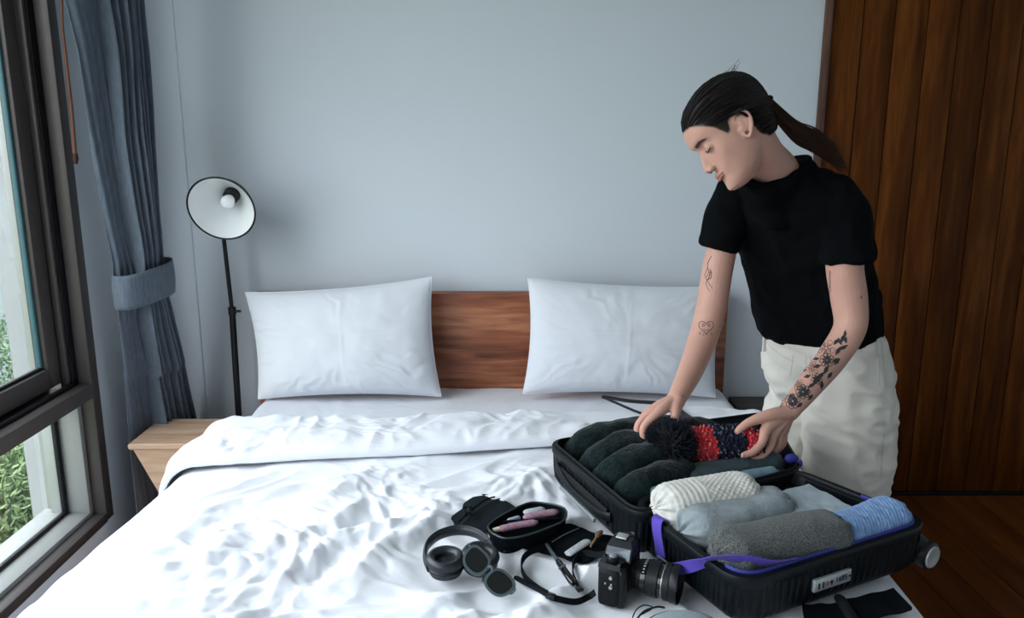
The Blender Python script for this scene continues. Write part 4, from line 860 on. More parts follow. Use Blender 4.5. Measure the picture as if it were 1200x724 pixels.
# --- head frame
hr = ray(866, 150).normalized(); Cc = -hr; Rr_ = Vector((0, 0, 1)).cross(Cc).normalized(); Uu = Cc.cross(Rr_).normalized()
ph, yw, HK = R(43), R(19), 1.045
F0 = -Rr_*math.cos(ph)-Uu*math.sin(ph); HU = Uu*math.cos(ph)-Rr_*math.sin(ph); HF = (F0*math.cos(yw)+Cc*math.sin(yw)).normalized(); HL = (Cc*math.cos(yw)-F0*math.sin(yw)).normalized()
HO = W(872, 151, 1.905)-HL*.074*HK
def hw(f, l, u): return HO+(HF*f+HL*l+HU*u)*HK
HB = np.array([HF, HL, HU])
def hloc(P): return (P-np.array(HO))@HB.T/HK
uu = [-.098, -.094, -.085, -.072, -.055, -.035, -.010, .010, .028, .045, .065, .085, .103, .116, .123, .126]
ff = [.062, .080, .0895, .089, .0865, .086, .086, .087, .0885, .0945, .0925, .084, .066, .042, .018, .004]
fb = [.030, .018, .004, -.012, -.035, -.060, -.078, -.087, -.092, -.095, -.095, -.090, -.075, -.055, -.034, -.016]
wd = [.010, .020, .033, .044, .0525, .0595, .066, .0695, .0715, .073, .0735, .070, .059, .043, .026, .012]
ULV = np.concatenate([np.linspace(-.098, -.085, 6), np.linspace(-.082, .103, 56), np.linspace(.105, .126, 9)])
def head_mesh():
    rings = []
    for u in ULV:
        a, b_, w_ = np.interp(u, uu, ff), np.interp(u, uu, fb), np.interp(u, uu, wd); c = (a+b_)/2-.006; ring = []
        for j in range(72):
            q = 2*math.pi*j/72; cq, sq = math.cos(q), math.sin(q)
            e = 2.35 if cq > 0 else 2.1
            f = c+((a-c) if cq > 0 else (c-b_))*math.copysign(abs(cq)**(2/e), cq); l = w_*math.copysign(abs(sq)**(2/e), sq)
            # taper of the face towards the front
            if cq > 0: l *= 1-.16*cq**2*(1 if u < .05 else .6)
            p = np.array((f, l, u))
            def g(c3, r, am, d):
                nonlocal p
                k = math.exp(-(((p[0]-c3[0])**2+(abs(p[1])-c3[1])**2+(p[2]-c3[2])**2)/r**2)); p = p+np.array((d[0], math.copysign(d[1], p[1]), d[2]))*am*k
            g((.080, .031, .022), .017, -.0125, (1, .25, 0)); g((.062, .052, -.006), .022, .005, (.6, .8, 0)); g((.085, .022, .046), .014, .003, (1, 0, 0))
            g((.09, 0, -.083), .016, .0035, (1, 0, 0)); g((.086, .0, -.066), .009, -.003, (1, 0, 0)); g((.088, .0, .028), .010, -.003, (1, 0, 0)); g((.075, .036, -.035), .014, .004, (1, .3, 0))
            ring.append(hw(*p))
        rings.append(ring)
    return MB().loft(rings)
hm = head_mesh()
# nose
ns_ = MB(); nrs = [(.030, .0855, .006, .004), (.018, .092, .0068, .007), (.004, .0995, .0078, .011), (-.008, .1055, .0092, .015), (-.016, .1075, .0105, .017), (-.022, .1035, .0100, .013), (-.027, .095, .007, .006)]
ns_.loft([[hw(ft-dp+dp*math.cos(q) if math.cos(q) > 0 else ft-dp+.012*math.cos(q), w_*math.sin(q)*(1.15 if math.cos(q) < .3 else 1), u_) for q in [2*math.pi*j/20 for j in range(20)]] for u_, ft, w_, dp in nrs])
for s in (-1, 1): ns_.ell(hw(.0935, s*.0115, -.0195), (.0095*HK, .0065*HK, .0070*HK), Matrix((HF, HL, HU)).transposed(), 16)
hm.add(ns_.v, ns_.f)
# lips, eyelids
def lip(u0, th, r, bow):
    pts = []
    for k in range(-6, 7):
        l = k/6*.0225; pts.append(hw(.0900-.30*l*l/.0225*1.0-abs(l)*.10+.0035*(1-(k/6)**2), l, u0+bow(k/6)))
    hm.tube(catmull(pts, 2), [r*math.sqrt(max(.05, 1-(k/12)**2)) for k in range(-12, 13)], 8, flat=(1.0, 1.0))
lip(-.0415, 0, .0042, lambda t: .0030*abs(t)**1.4+.0012*(1-abs(t))*(abs(t) > .1)); lip(-.0510, 0, .0050, lambda t: .0105*abs(t)**2)
for s in (-1, 1): hm.ell(hw(.0690, s*.031, .021), (.0135*HK, .0145*HK, .0118*HK), Matrix((HF, HL, HU)).transposed(), 20)
# ears
for s in (-1, 1):
    E = lambda a, b_, o: hw(-.004+a*.94-b_*.22, s*(.070+o), .004+b_*.96+a*.22)
    rim = [E(.010, .010, .001), E(.014, .024, .004), E(.006, .034, .008), E(-.008, .034, .013), E(-.018, .022, .016), E(-.018, .004, .015), E(-.011, -.012, .011), E(-.001, -.024, .006), E(.006, -.020, .002), E(.008, -.008, .0)]
    hm.tube(catmull(rim, 4), [.0032, .0036, .0036, .0038, .0038, .0036, .0040, .0048, .0036, .003], 8)
    hm.tube(catmull([E(.004, .022, .003), E(-.007, .018, .009), E(-.009, .004, .010), E(-.002, -.010, .006)], 4), .0030, 8)
    hm.tube([E(-.004, .020, .000), E(-.006, .004, .003), E(-.001, -.012, .001)], [.011, .012, .007], 10, flat=(1, .45), up=HL)
    hm.ell(E(-.003, .008, .006), (.004, .013, .021), Matrix((HL, (HF*.9+HU*.2).normalized(), (HU*.96-HF*.2).normalized())).transposed(), 16)
    hm.ell(E(.009, -.002, .001), (.0045, .004, .006), None, 10)
# neck
nb = W(911, 207, 2.08); ntop = hw(-.022, 0, -.02); nmid = ntop.lerp(nb, .52)+fv*.012
hm.tube(catmull([hw(-.024, 0, .02), ntop, nmid, nb, W(920, 240, 2.12)], 5), interp([0, .25, .5, .75, 1], [.050, .056, .056, .060, .06], 21), 28, flat=(1.0, 1.0))
# trunk
def trunk(rings_, n=56, e=2.2):
    out = []
    for c, a, b_, ax in rings_:
        l, f = ax; out.append([c+l*(a*math.copysign(abs(math.cos(q))**(2/e), math.cos(q)))+f*(b_*math.copysign(abs(math.sin(q))**(2/e), math.sin(q))) for q in [2*math.pi*j/n for j in range(n)]])
    return out
def bas(fx, fy): f = Vector((fx, fy, 0)).normalized(); return (Vector((-f.y, f.x, 0)), f)
ch = bas(-.64, -.77)
sp = lambda px, py, y: W(px, py, y)
hm.loft(trunk([(sp(972, 470, 2.30), .10, .08, ch), (sp(972, 430, 2.29), .15, .11, ch), (sp(958, 380, 2.27), .125, .085, ch), (sp(945, 320, 2.22), .13, .09, ch), (sp(932, 270, 2.16), .145, .095, ch), (sp(926, 235, 2.12), .14, .075, ch), (sp(922, 222, 2.11), .09, .055, ch)]))
def legs(mb, off=0):
    for (k, hp_) in ((1, [(990, 440, 2.20), (990, 520, 2.19), (990, 590, 2.18)]), (-1, [(942, 440, 2.36), (935, 520, 2.36), (928, 590, 2.36)])):
        P = [W(*p) for p in hp_]; kn = P[-1]; an = Vector((kn.x+.02, kn.y+.05, .09)); yield k, P, kn, an
for k, P, kn, an in legs(hm):
    hm.tube(catmull([P[0], P[1], kn, an.lerp(kn, .55)+Vector((.01, .02, 0)), an], 5), interp([0, .25, .5, .7, 1], [.085, .075, .055, .055, .036], 21), 20)
    hm.tube(catmull([an+Vector((0, 0, -.01)), an+fv*.08+Vector((0, 0, -.045)), an+fv*.15+Vector((0, 0, -.065)), an+fv*.20+Vector((0, 0, -.07))], 4), [.035, .034, .030, .016], 14, flat=(1.1, .75), up=(0, 0, 1)); hm.ell(an-fv*.03+Vector((0, 0, -.055)), (.032, .032, .034))
# arms
armR = [(868, 237, 2.17), (852, 275, 2.17), (843, 305, 2.165), (836, 345, 2.15), (831, 372, 2.13), (821, 404, 2.09), (809, 435, 2.01), (795, 463, 1.93), (789, 472, 1.915)]
rR = [.046, .040, .043, .0435, .0425, .0405, .034, .0255, .024]
armL = [(984, 242, 2.03), (990, 280, 2.03), (990, 315, 2.025), (995, 350, 2.02), (996, 384, 2.00), (976, 418, 1.975), (952, 448, 1.92), (929, 476, 1.88), (922, 485, 1.872)]
rL = [.055, .052, .048, .0475, .0425, .0395, .0345, .027, .0255]
def arm(A, r): P = catmull([W(*p) for p in A], 5); hm.tube(P, list(np.interp(np.linspace(0, 1, len(P)), np.linspace(0, 1, len(r)), r)), 24, flat=(1, .95))
arm(armR, rR); arm(armL, rL)
def finger(A, r): P = [WH(*p) for p in A]; C = catmull(P, 4); hm.tube(C, list(np.interp(np.linspace(0, 1, len(C)), np.linspace(0, 1, len(r)), r)), 12, round_ends=True)
WR, WL = (793, 468, 1.968), (924, 483, 1.926)
WH = lambda px, py, y: W(px, py, y-.052)
HANDS = [
 (WR, (775, 481, 1.915), (756, 498, 1.895), (754, 511, 1.888), (759, 522, 1.884)),
 (WR, (771, 478, 1.938), (750.5, 494, 1.922), (747, 507, 1.915), (752, 518, 1.91)),
 (WR, (771, 476, 1.960), (755, 487, 1.95), (752, 498, 1.942), (757, 509, 1.936)),
 (WR, (774, 474, 1.980), (762, 482, 1.975), (759, 490, 1.968), (762, 498, 1.962))]
for A in HANDS: finger(A, [.0175, .0130, .0100, .0092, .0078])
finger([(795, 470, 1.952), (792, 479, 1.925), (791, 489, 1.903), (787, 500, 1.889)], [.018, .0145, .0105, .0085])
HL_ = [
 (WL, (899, 501, 1.885), (893, 518, 1.858), (883, 529, 1.842), (872, 533, 1.838)),
 (WL, (906, 508, 1.895), (902, 524, 1.872), (892, 534, 1.858), (880, 539, 1.852)),
 (WL, (912, 509, 1.912), (910, 524, 1.90), (899, 533, 1.893), (888, 537, 1.889)),
 (WL, (917, 507, 1.93), (917, 519, 1.92), (908, 529, 1.912), (898, 533, 1.907))]
for A in HL_: finger(A, [.0190, .0140, .0105, .0095, .0080])
finger([(921, 484, 1.915), (901, 487, 1.895), (880, 494, 1.885), (868, 502, 1.88), (860.5, 511, 1.876)], [.020, .0160, .0115, .0095, .0080])
person = empty('person', (W(965, 590, 2.27).x, 2.27, 0)); tag(person, 'person in black t-shirt and off-white trousers bending over the suitcase, holding a bobble hat', 'person')
skin = hm.build('body', M_SKIN, person); remesh(skin, .0028, 2, .5)
bodyP = getco(skin); q = hloc(bodyP); fq, lq, uq = q[:, 0], q[:, 1], q[:, 2]
# hair region of the scalp
def hairmask(f, l, u):
    al = np.abs(l)
    line = np.interp(f, [-.12, -.045, -.028, -.018, .006, .014, .022, .030, .045, .060, .075, .10], [-.052, -.050, -.030, .030, .040, .036, .018, .016, .048, .066, .083, .088])
    return np.clip((u-line)/.006+.5, 0, 1)*(np.hypot(f, u) < .17)
hmask = hairmask(fq, lq, uq)*(np.abs(lq) < .085)*(uq > -.06)
col = np.tile(np.array([.52, .29, .225]), (len(q), 1)); n1 = fbm(bodyP*25, 5, 3)[:, None]; col *= 1+.05*n1
ishead = (np.abs(lq) < .09) & (np.abs(uq) < .14) & (np.abs(fq) < .13)
def blend(m, c): 
    global col
    col = col*(1-m[:, None])+np.array(c)*m[:, None]
lipm = np.exp(-((np.abs(lq)/.019)**4))*np.exp(-(((uq+.047)/.0095)**4))*(fq > .080)*ishead; blend(lipm*.75, (.36, .10, .09))
ck = np.exp(-((fq-.075)**2+(np.abs(lq)-.042)**2+(uq+.012)**2)/.02**2)*ishead; blend(ck*.25, (.55, .22, .18))
brow = np.exp(-(((np.abs(lq)-.030)/.017)**4))*np.exp(-(((uq-(.043-.25*np.abs(np.abs(lq)-.034)))/.0036)**2))*(fq > .05)*ishead; blend(np.clip(brow*1.5, 0, .95), (.025, .014, .010))
lidm = np.exp(-((fq-.08)**2+(np.abs(lq)-.031)**2+(uq-.024)**2)/.011**2)*ishead; blend(lidm*.3, (.30, .14, .10))
for A in (HANDS+HL_):
    t = np.array(WH(*A[-1])); blend(np.exp(-((bodyP-t)**2).sum(1)/.018**2)*.45, (.56, .20, .17))
blend(hmask*ishead, (.010, .007, .006))
ca_ = skin.data.color_attributes.new('tint', 'FLOAT_COLOR', 'POINT'); ca_.data.foreach_set('color', np.concatenate([np.clip(col, 0, 1), np.ones((len(col), 1))], 1).ravel())
def bvh(o):
    me = o.data; return BVHTree.FromPolygons([v.co.copy() for v in me.vertices], [tuple(p.vertices) for p in me.polygons])
BV = bvh(skin)
def hit(tree, px, py):
    o = Vector((0, 0, CAMH)); d = ray(px, py).normalized(); r = tree.ray_cast(o, d); return (r[0], r[1]) if r[0] is not None else (None, None)
def draw(tree, strokes, r, name, m, par, lift=.0003, n=4, tri=4):
    mb = MB()
    for S_ in strokes:
        P = []
        for a, b_ in zip(S_[:-1], S_[1:]):
            k = max(1, int(math.hypot(b_[0]-a[0], b_[1]-a[1])/1.5))
            P += [(a[0]+(b_[0]-a[0])*i/k, a[1]+(b_[1]-a[1])*i/k) for i in range(k)]
        P.append(S_[-1]); Q = []
        for p in P:
            h, nn = hit(tree, *p)
            if h is not None and (not Q or (h-Q[-1]).length < .02): Q.append(h+nn*lift)
        if len(Q) > 1: mb.tube(Q, r, tri)
    return mb.build(name, m, par) if mb.v else None
M_TAT = mat('tattoo_ink', (.030, .035, .040), .6); M_TATS = mat('tattoo_shade', (.075, .065, .065), .6)
# heart with a face on the right forearm
hx, hy = 827.5, 383
heart = [(hx+8.6*(math.sin(t)**3), hy-.52*(13*math.cos(t)-5*math.cos(2*t)-2*math.cos(3*t)-math.cos(4*t))*1.05) for t in [2*math.pi*k/36 for k in range(37)]]
ell_ = lambda cx, cy, a, b_, n=10, t0=0, t1=360: [(cx+a*math.cos(R(t0+(t1-t0)*k/n)), cy+b_*math.sin(R(t0+(t1-t0)*k/n))) for k in range(n+1)]
draw(BV, [heart, ell_(hx-3.3, hy-1.5, 1.6, 1.1), ell_(hx+3.3, hy-1.5, 1.6, 1.1), ell_(hx, hy+2.0, 3.0, 2.0, 8, 10, 170), [(hx-1.5, hy+4), (hx+1.5, hy+4)], [(hx-7, hy+6), (hx-8, hy+9)], [(hx+6, hy+7), (hx+6.5, hy+10)], [(hx-4.5, hy-4), (hx-2, hy-4.4)], [(hx+4.5, hy-4), (hx+2, hy-4.4)], [(hx-3.4, hy+8), (hx-3.6, hy+10)]], .00085, 'tattoo', M_TAT, skin)
# figure high on the right arm
draw(BV, [[(834, 300), (830, 306), (829, 314), (832, 320), (830, 327), (827, 331)], [(829, 314), (826, 322), (828, 328), (833, 326), (834, 320), (832, 315)], [(829, 329), (832, 334), (835, 338)], [(827, 331), (829, 338), (832, 341)], [(832, 303), (829, 309)], [(831, 318), (828, 325)], [(833, 318), (830, 328)]], .0009, 'tattoo', M_TATS, skin)
# script on the left upper arm
rs = random.Random(4); scr = []
for k in range(15): y = 318+k*2.1; scr.append([(971.6, y), (974.0, y+rs.uniform(-.6, .6))]); scr.append([(971.8, y+.2), (973.2, y+1.5)])
draw(BV, scr, .0006, 'tattoo', M_TAT, skin); draw(BV, [[(1009, 346), (1010, 350)], [(1010, 347), (1008, 349)]], .0008, 'tattoo', M_TAT, skin)
# flowers and leaves along the left forearm
def rot(cx, cy, a, b_, q): return (cx+a*math.cos(q)-b_*math.sin(q), cy+a*math.sin(q)+b_*math.cos(q))
def flower(cx, cy, r_, n, q0=0, inner=2):
    out = []
    for k in range(n):
        q = q0+2*math.pi*k/n; out.append([rot(cx, cy, r_*.28+r_*.72*math.sin(math.pi*t)**.6*0+r_*(.15+.85*s_), w_*r_*.36, q) for s_, w_ in ((0, 0), (.35, .75), (.7, 1.0), (.95, .6), (1.0, 0), (.95, -.6), (.7, -1.0), (.35, -.75), (0, 0)) for t in (0,)])
        for j in range(inner): out.append([rot(cx, cy, r_*.25, (j-.5)*r_*.1, q), rot(cx, cy, r_*.8, (j-.5)*r_*.25, q)])
    out.append(ell_(cx, cy, r_*.22, r_*.22)); return out
draw(BV, flower(968, 408, 8.5, 5, .3, 3), .0006, 'tattoo', M_TAT, skin)
for fl_ in (flower(952, 431, 6, 6, .8, 2), flower(936, 451, 5, 6, .1, 2), flower(946, 422, 4, 5, .5, 1), flower(915, 473, 3, 5, .2, 1)): draw(BV, fl_, .0006, 'tattoo', M_TATS, skin)
draw(BV, [[(925, 462), (919, 468), (913, 476), (909, 480)], [(921, 465), (919, 461)], [(917, 470), (913, 468)]], .0006, 'tattoo', M_TATS, skin)
dk = []
def leaf(cx, cy, L, w_, q):
    for k in range(-3, 4): dk.append([rot(cx, cy, 0, 0, q), rot(cx, cy, L*.5, k/3*w_, q), rot(cx, cy, L, 0, q)])
for a in ((985, 402, 13, 2.2, -1.1), (983, 410, 12, 2, -.5), (986, 404, 9, 2, -2.0), (979, 416, 12, 2.2, -1.0), (975, 424, 10, 2, -.4), (971, 428, 12, 2.2, 2.1), (966, 436, 11, 2, 2.4), (958, 441, 12, 2.2, 2.0), (955, 449, 10, 2, 2.6), (948, 455, 11, 2.2, 2.1), (943, 460, 9, 2, 2.6), (962, 428, 9, 2, 2.9), (950, 440, 8, 2, 2.9), (990, 395, 8, 1.6, -1.5)): leaf(*a)
for a in ((992, 402, 10, 2.2, -1.9), (977, 404, 9, 2, -.9), (963, 446, 10, 2.2, 1.6), (984, 420, 10, 2, 2.3), (975, 436, 9, 2, 2.2), (952, 462, 8, 2, 2.2), (940, 472, 8, 2, 2.4), (930, 462, 7, 1.6, 2.6), (960, 420, 7, 1.6, 3.0), (945, 433, 7, 1.6, 2.8)): leaf(*a)
for i in range(0, len(dk), 7): draw(BV, dk[i:i+7], .0009, 'tattoo', M_TAT, skin)
for fl_ in (flower(969, 422, 6.5, 9, .2, 3), flower(929, 470, 7.0, 9, .4, 4), flower(941, 459, 6.5, 8, 0, 4), flower(957, 444, 5, 7, .3, 3)): draw(BV, fl_, .0009, 'tattoo', M_TAT, skin)
# lashes, lip line, nostril
for s in (-1, 1):
    lash = MB(); C = []
    for k in range(9):
        t = k/8; a = (t-.5)*.026; o = hw(.2, s*(.031+a), .0145+.004*(abs(t-.5)*2)**2); r_ = BV.ray_cast(o, -HF)
        if r_[0] is not None: C.append(r_[0]+HF*.0008)
    if len(C) > 2: lash.tube(C, .0013, 6)
    for k, p in enumerate(C): lash.tube([p, p+HF*.003-HU*.0035+HL*s*.001*(k-3)*.5], [.0005, .0002], 4)
    lash.build('eyelashes', M_HAIR, skin)
lipl = MB(); C = []
for k in range(-7, 8):
    r_ = BV.ray_cast(hw(.2, k/7*.0225, -.0465+.0050*abs(k/7)**1.8), -HF)
    if r_[0] is not None: C.append(r_[0]+HF*.0002)
lipl.tube(C, .0009, 6).build('mouth_line', mat('lip_line', (.12, .03, .03), .6), skin)
ear_ = MB()
for s in (-1, 1):  ear_.ell(hw(.0975, s*.006, -.0265), (.0028, .0022, .0014), Matrix((HF, HL, HU)).transposed(), 8)
ear_.build('hollows', mat('deep_skin', (.10, .035, .025), .8), skin)
M_NAIL = mat('nail', (.62, .45, .42), .25)
for A in [HANDS[0], HANDS[1], HANDS[2], HL_[0]]: p = WH(*A[-1]); d = (p-WH(*A[-2])).normalized(); MB().ell(p+Cc*.0055+d*.004+Z3*.002, (.0045, .003, .006), None, 10).build('fingernail', M_NAIL, skin)
nl = MB(); p = WH(860.5, 511, 1.876); nl.ell(p+Cc*.0060+Vector((-.001, 0, -.003)), (.005, .003, .0065), None, 10); nl.build('thumbnail', mat('mint_nail', (.36, .48, .45), .2), skin)

# hair strands swept back into a low ponytail
knot = hw(-.103, .006, .020); HC = hw(-.005, 0, .035); hair = MB(); rs = np.random.RandomState(11)
allh = np.where((hmask > .6) & ishead & (np.abs(lq) < .078))[0]; pick = rs.choice(allh, 2300)
kd = (knot-HC).normalized()
for i in pick:
    p = Vector(bodyP[i]); d0 = (p-HC).normalized(); ang = d0.angle(kd)
    if ang < .12: continue
    N = 12; P = []; off = .0035+.0075*rs.rand()**1.5; ax = d0.cross(kd).normalized(); wv_ = rs.normal()*.02
    bias = .10*math.sin(ang)
    for k in range(N):
        t = k/(N-1); d = Matrix.Rotation(ang*t, 3, ax) @ d0; d = (d+HU*(-.10*math.sin(math.pi*t))*(1 if d0.dot(HU) < .6 else .3)+ax*wv_*math.sin(math.pi*t)).normalized()
        h = BV.ray_cast(HC+d*.3, -d); r_ = ((h[0]-HC).length if h[0] is not None else .09); r_ = min(r_, .128*HK)
        crown_ = .001*max(0, d.dot(HU))+.010*max(0, -d.dot(HF))
        P.append(HC+d*(r_+(off+crown_)*min(1, .15+t*4)))
    bad = False
    for p_ in P:
        a_, b__, c_ = hloc(np.array(p_)); bad = bad or (abs(b__) > .05 and -.026 < a_ < .024 and -.045 < c_ < .036)
    if bad: continue
    P[-1] = knot+Vector(rs.normal(size=3)*.0035)
    hair.tube(P, [.0009]+[.0022]*(N-2)+[.0014], 5)
ho = hair.build('hair', M_HAIR, person)
cap = MB()   # solid underlayer so that no scalp shows through
pt_ = MB(); C0 = [knot, W(930, 152, 2.02), W(952, 163, 2.05), W(974, 179, 2.07), W(992, 199, 2.06)]
for k in range(420):
    a, b_ = rs.normal(size=2); m_ = min(1, abs(rs.normal())*.7+.3); ln = .60+.42*rs.rand(); P = []
    for j, c in enumerate(C0):
        sw = [.007, .0125, .0150, .0145, .0115][j]; P.append(c+Uu*(b_*sw*.75)+Rr_*(a*sw*.35)-Cc*(a*sw*.6)+Vector((0, 0, 0)))
    C = catmull(P, 4)[:max(6, int(17*min(1, ln)))]; pt_.tube(C, [.0016]*max(1, len(C)-5)+[.0012, .0008, .0005, .0002], 4)
pt_.build('ponytail', M_HAIR2, ho)
tm = (C0[1]-knot).normalized(); x_ax = tm.orthogonal().normalized(); y_ax = tm.cross(x_ax)
MB().tube([knot+tm*.008+(x_ax*math.cos(q)+y_ax*math.sin(q))*.0145 for q in [2*math.pi*k/24 for k in range(25)]], .0042, 8, cap=False).build('hair_tie', M_BLACK, ho)
MB().tube(catmull([knot+Cc*.020+Uu*.010+Rr_*-.004, knot+Cc*.023+Rr_*.002, knot+Cc*.020-Uu*.011-Rr_*.002], 5), .0016, 6).build('silver_clip', M_SILV, ho)
fly = MB()
for k in range(26):
    p = hw(-.07+.03*rs.normal()*.5, .02*rs.normal(), .105+.012*rs.rand()); d = (-HF+HU*.8+Vector(rs.normal(size=3)*.3)).normalized(); fly.tube(catmull([p, p+d*.012, p+d*.022-HF*.012-HU*.004*rs.rand()], 4), .00035, 4)
fly.build('loose_hair', M_HAIR, ho)

# t-shirt
ts_ = MB()
ts_.loft(trunk([(sp(958, 398, 2.275), .150, .108, ch), (sp(958, 392, 2.275), .170, .128, ch), (sp(957, 375, 2.27), .176, .132, ch), (sp(954, 350, 2.25), .176, .128, ch), (sp(946, 315, 2.22), .172, .122, ch), (sp(936, 275, 2.17), .182, .120, ch), (sp(928, 245, 2.13), .172, .108, ch), (sp(922, 222, 2.11), .150, .088, ch), (sp(918, 209, 2.10), .100, .070, ch), (sp(915, 203, 2.09), .082, .064, ch)]))
def sleeve(A, r): C = catmull([W(*p) for p in A], 5); ts_.tube(C, list(np.interp(np.linspace(0, 1, len(C)), np.linspace(0, 1, len(r)), r)), 32)
sleeve([(885, 222, 2.16), (862, 233, 2.17), (850, 260, 2.17), (841, 290, 2.168)], [.055, .060, .056, .049]); sleeve([(945, 222, 2.08), (978, 235, 2.04), (991, 265, 2.03), (994, 305, 2.028)], [.055, .060, .063, .062])
NB = [(870, 207, 2.025), (881, 214, 2.00), (899, 218, 1.99), (915, 214, 1.995), (929, 206, 2.005), (941, 196, 2.03), (949, 187, 2.07), (943, 184, 2.13), (922, 187, 2.17), (896, 194, 2.16), (876, 201, 2.10)]
NB = [W(*p) for p in NB]; NC = sum(NB, Vector())/len(NB); NBc = catmull(NB+[NB[0]], 4)[:-1]
tc_ = sp(924, 232, 2.11); ts_.loft([[p-nd0*.002 for p in NBc] for nd0 in [(ntop-nb).normalized()]]+[[NC+(p-NC)*1.12-Z3*.012 for p in NBc], [tc_+(p-NC)*1.15 for p in NBc], [tc_+(p-NC)*1.0-Z3*.04 for p in NBc]])
tee = ts_.build('t_shirt', M_TEE, person); remesh(tee, .0048, 6, .6); P = getco(tee); Nn = getno(tee)
dl = P@np.array([.77, -.64, 0]); k = .006*rid(perlin(np.stack([dl*9+P[:, 2]*4, P[:, 2]*7-dl*5, P[:, 1]*3], -1), 5), .05)+.004*perlin(P*22, 8)+.003*rid(perlin(P*[20, 20, 9], 4), .05); setco(tee, P+Nn*k[:, None])
bt = bvh(tee)
def onring(tree, c, ax1, ax2, r, n, lift=.0): 
    out = []
    for j in range(n+1):
        q = 2*math.pi*j/n; d = ax1*math.cos(q)+ax2*math.sin(q); h = tree.ray_cast(c+d*r, -d); out.append(h[0]+d*lift if h[0] is not None else c+d*r*.5)
    return out
ncx = W(914, 199, 2.085); nd_ = (ntop-nb).normalized(); a1 = nd_.cross(Vector((0, 1, 0))).normalized(); a2 = nd_.cross(a1)
C = [ncx+nd_*.004+(a1*math.cos(q)*.070+a2*math.sin(q)*.070) for q in [2*math.pi*j/48 for j in range(49)]]
MB().tube(NBc+[NBc[0], NBc[1]], .0065, 10, cap=False).build('neckband', M_TEE, tee)
# bag strap end and dark patterned pouch behind the left hip
bm_ = empty('waist_pouch', W(1020, 350, 2.30)); pp_ = MB().ell(W(1017, 352, 2.25), (.035, .05, .045), Matrix.Rotation(R(20), 3, 'Y'), 24).build('waist_pouch', M_TEE, person); MB().box(W(1017, 306, 2.10), (.012, .02, .006), None, .001).build('sleeve_label', mat('label_white', (.5, .5, .5), .7), tee); bpy.data.objects.remove(bm_)
sq_ = MB()
for k in range(22): sq_.ell(W(1021+rs.rand()*8-1, 326+rs.rand()*20, 2.215), (.0022, .0022, .0022), None, 6)
sq_.build('speckles', mat('speck', (.35, .28, .30), .7), pp_)

# trousers
tr_ = MB(); hp_ = bas(-.70, -.71)
tr_.loft(trunk([(sp(962, 372, 2.27), .150, .108, hp_), (sp(963, 378, 2.27), .157, .115, hp_), (sp(966, 400, 2.275), .168, .130, hp_), (sp(969, 430, 2.28), .183, .145, hp_), (sp(970, 455, 2.28), .170, .135, hp_), (sp(970, 475, 2.28), .13, .10, hp_)]))
for k_, P_, kn, an in legs(tr_):
    if k_ > 0: c = [W(990, 430, 2.215), W(994, 480, 2.20), W(994, 530, 2.19), W(987, 590, 2.18)]; rr2 = [.105, .122, .117, .105]
    else: c = [W(945, 430, 2.34), W(937, 480, 2.345), W(930, 530, 2.35), W(924, 590, 2.35)]; rr2 = [.09, .098, .095, .085]
    e_ = Vector((c[-1].x+.01, c[-1].y+.02, .10)); tr_.tube(catmull(c+[e_.lerp(c[-1], .5), e_], 6), interp([0, .2, .4, .6, .8, 1], rr2+[.085, .075], 31), 40)
pan = tr_.build('trousers', M_PANTS, person); remesh(pan, .0052, 5, .6); P = getco(pan); Nn = getno(pan)
hrel = P[:, 2]; k = .0065*rid(perlin(np.stack([P[:, 0]*7, P[:, 1]*7, hrel*13+P[:, 0]*6], -1), 15), .05)*np.clip((1.0-hrel)*6, 0, 1)+.004*perlin(P*16, 18)+.0055*rid(perlin(P*[14, 14, 24], 24), .05)+.005*rid(perlin(P*[9, 9, 2.5], 28), .05)*np.clip((.75-hrel)*4, 0, 1)
setco(pan, P+Nn*k[:, None]); bp_ = bvh(pan); M_SEAM = mat('seam_thread', (.50, .48, .43), .9)
draw(bp_, [[(1003, 398), (1008, 402), (1014, 404), (1010, 410), (1000, 414), (985, 419)], [(1005, 401), (1008, 405), (1010, 406)], [(1029, 383), (1033, 405), (1036, 430), (1038, 455)], [(1024, 385), (1027, 405), (1029, 432), (1030, 452), (1037, 456)], [(896, 398), (905, 408), (915, 416), (930, 424)], [(945, 416), (944, 440), (940, 455)], [(950, 416), (950, 440), (944, 462), (935, 472)], [(1033, 456), (1036, 500), (1032, 560)], [(897, 402), (897, 408)], [(930, 415), (926, 440)]], .0011, 'seam', M_SEAM, pan, .0, 4, 5)
h_, n_ = hit(bp_, 1016, 397)
if h_ is not None: MB().ell(h_+n_*.001, (.003, .003, .003), None, 10).build('rivet', M_SILV, pan)
wb_ = MB(); C = []
for j in range(61):
    q = 2*math.pi*j/60; c = sp(962, 384, 2.27); l, f = hp_; d = l*math.cos(q)+f*math.sin(q); h = bp_.ray_cast(c+d*.5, -d)
    if h[0] is not None: C.append(h[0]+d*.001)
wb_.tube(C, .002, 6).build('waistband', M_PANTS, pan)
h_, n_ = hit(bp_, 897, 402)
if h_ is not None: MB().box(h_+n_*.003, (.010, .010, .05), None, .002).build('belt_loop', M_PANTS, pan)

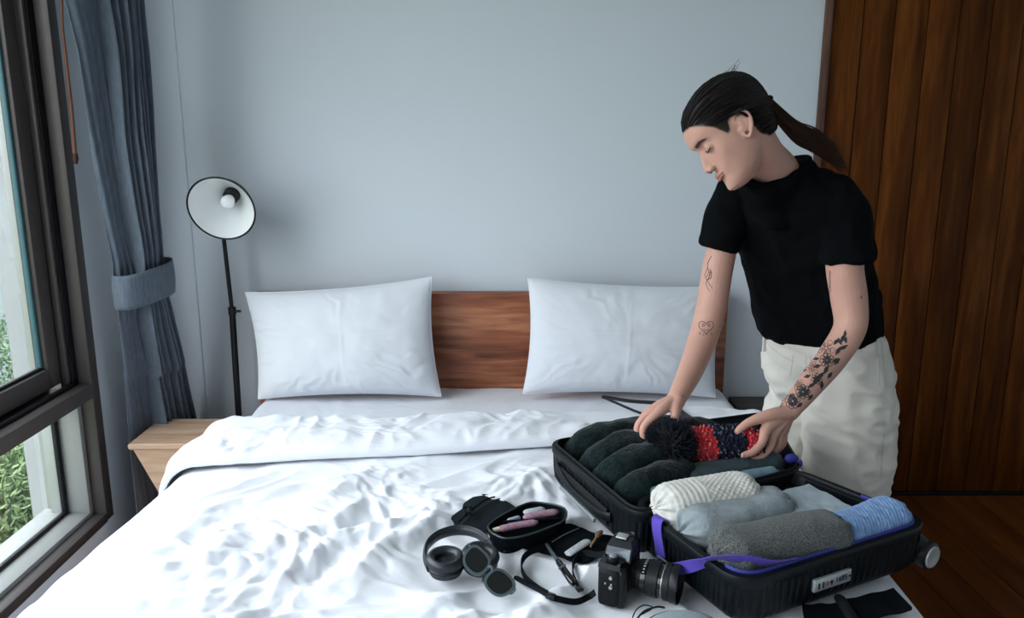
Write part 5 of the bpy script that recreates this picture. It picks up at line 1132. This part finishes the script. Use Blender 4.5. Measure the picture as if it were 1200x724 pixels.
# bobble hat
hat = empty('bobble_hat', W(820, 520, 1.90)); tag(hat, 'red and navy knitted hat with dark pom-pom held in both hands', 'hat')
pc_ = W(786, 521, 1.80); M_NAVY = mat('navy_wool', (.004, .006, .013), .9, sheen=.15); M_NAVY2 = mat('navy_fleck', (.020, .024, .045), .9, noise=(120, 3, 1, 1, 1), col2=(.004, .004, .010)); M_RED = mat('red_wool', (.38, .010, .020), .9, sheen=.3, noise=(140, 3, 1, 1, 1), col2=(.62, .05, .06)); M_PINK = mat('pale_red_fleck', (.62, .22, .22), .9)
pm = MB(); pm.ell(pc_, (.046, .046, .044), None, 28)
for k in range(2600):
    d = Vector(rs.normal(size=3)).normalized(); L = .011+.010*rs.rand(); s = d.orthogonal().normalized()*.0019; s2_ = d.cross(s); p = pc_+d*.042; e = pc_+d*(.044+L)+Vector(rs.normal(size=3)*.0035); pm.add([p+s, p-s*.5+s2_*.87, p-s*.5-s2_*.87, e+s*.5, e-s*.25+s2_*.4, e-s*.25-s2_*.4], [(0, 1, 4, 3), (1, 2, 5, 4), (2, 0, 3, 5), (3, 4, 5)])
pm.build('pom_pom', M_NAVY, hat, False)
ax0, ax1_ = W(800, 522, 1.825), W(886, 518, 1.855); tdir = (ax1_-ax0).normalized(); bx_ = tdir.cross(Z3).normalized(); by_ = bx_.cross(tdir)
def hsec(t): return ax0.lerp(ax1_, t), (.030+.020*math.sin(min(1, t*2.2)*math.pi/2)), (.028+.016*math.sin(min(1, t*2.2)*math.pi/2))*(1-.10*t)
M_LP = [M_RED, M_NAVY2, M_RED, M_NAVY2]
for (t0, t1, m, nm) in ((0.02, .36, M_RED, 'red_stripe'), (.36, .78, M_NAVY2, 'navy_stripe'), (.78, .92, M_RED, 'red_stripe'), (.92, 1.0, M_NAVY2, 'navy_stripe')):
    rg_ = []
    for i in range(10):
        c, a, b_ = hsec(t0+(t1-t0)*i/9); rg_.append([c+bx_*a*math.cos(q)+by_*b_*math.sin(q)*1.0 for q in [2*math.pi*j/40 for j in range(40)]])
    o = MB().loft(rg_).build(nm, m, hat); st_ = MB(); st2 = MB()
    na = max(2, int((t1-t0)/.045)); 
    for i in range(na):
        for j in range(34):
            t = t0+(t1-t0)*(i+.5)/na; c, a, b_ = hsec(t); q = 2*math.pi*(j+.5*(i % 2))/34; p = c+bx_*a*math.cos(q)+by_*b_*math.sin(q)+tdir*(.005*rs.normal()); nn_ = (bx_*math.cos(q)+by_*math.sin(q)); tt = (by_*math.cos(q)-bx_*math.sin(q))
            for s in (-1, 1):
                tgt = st2 if rs.rand() < .14 else st_
                tgt.tube([p+nn_*.0005-tdir*.0022+tt*s*.0026, p+nn_*.0045+tt*s*.0012, p+nn_*.0008+tdir*.0034+tt*s*.0004], [.0016, .0022, .0014], 5)
    _j = 0
    st_.build('stitches', m, o)
    if st2.v: st2.build('flecks', M_PINK if m is M_RED else mat('grey_fleck', (.12, .12, .17), .9), o)
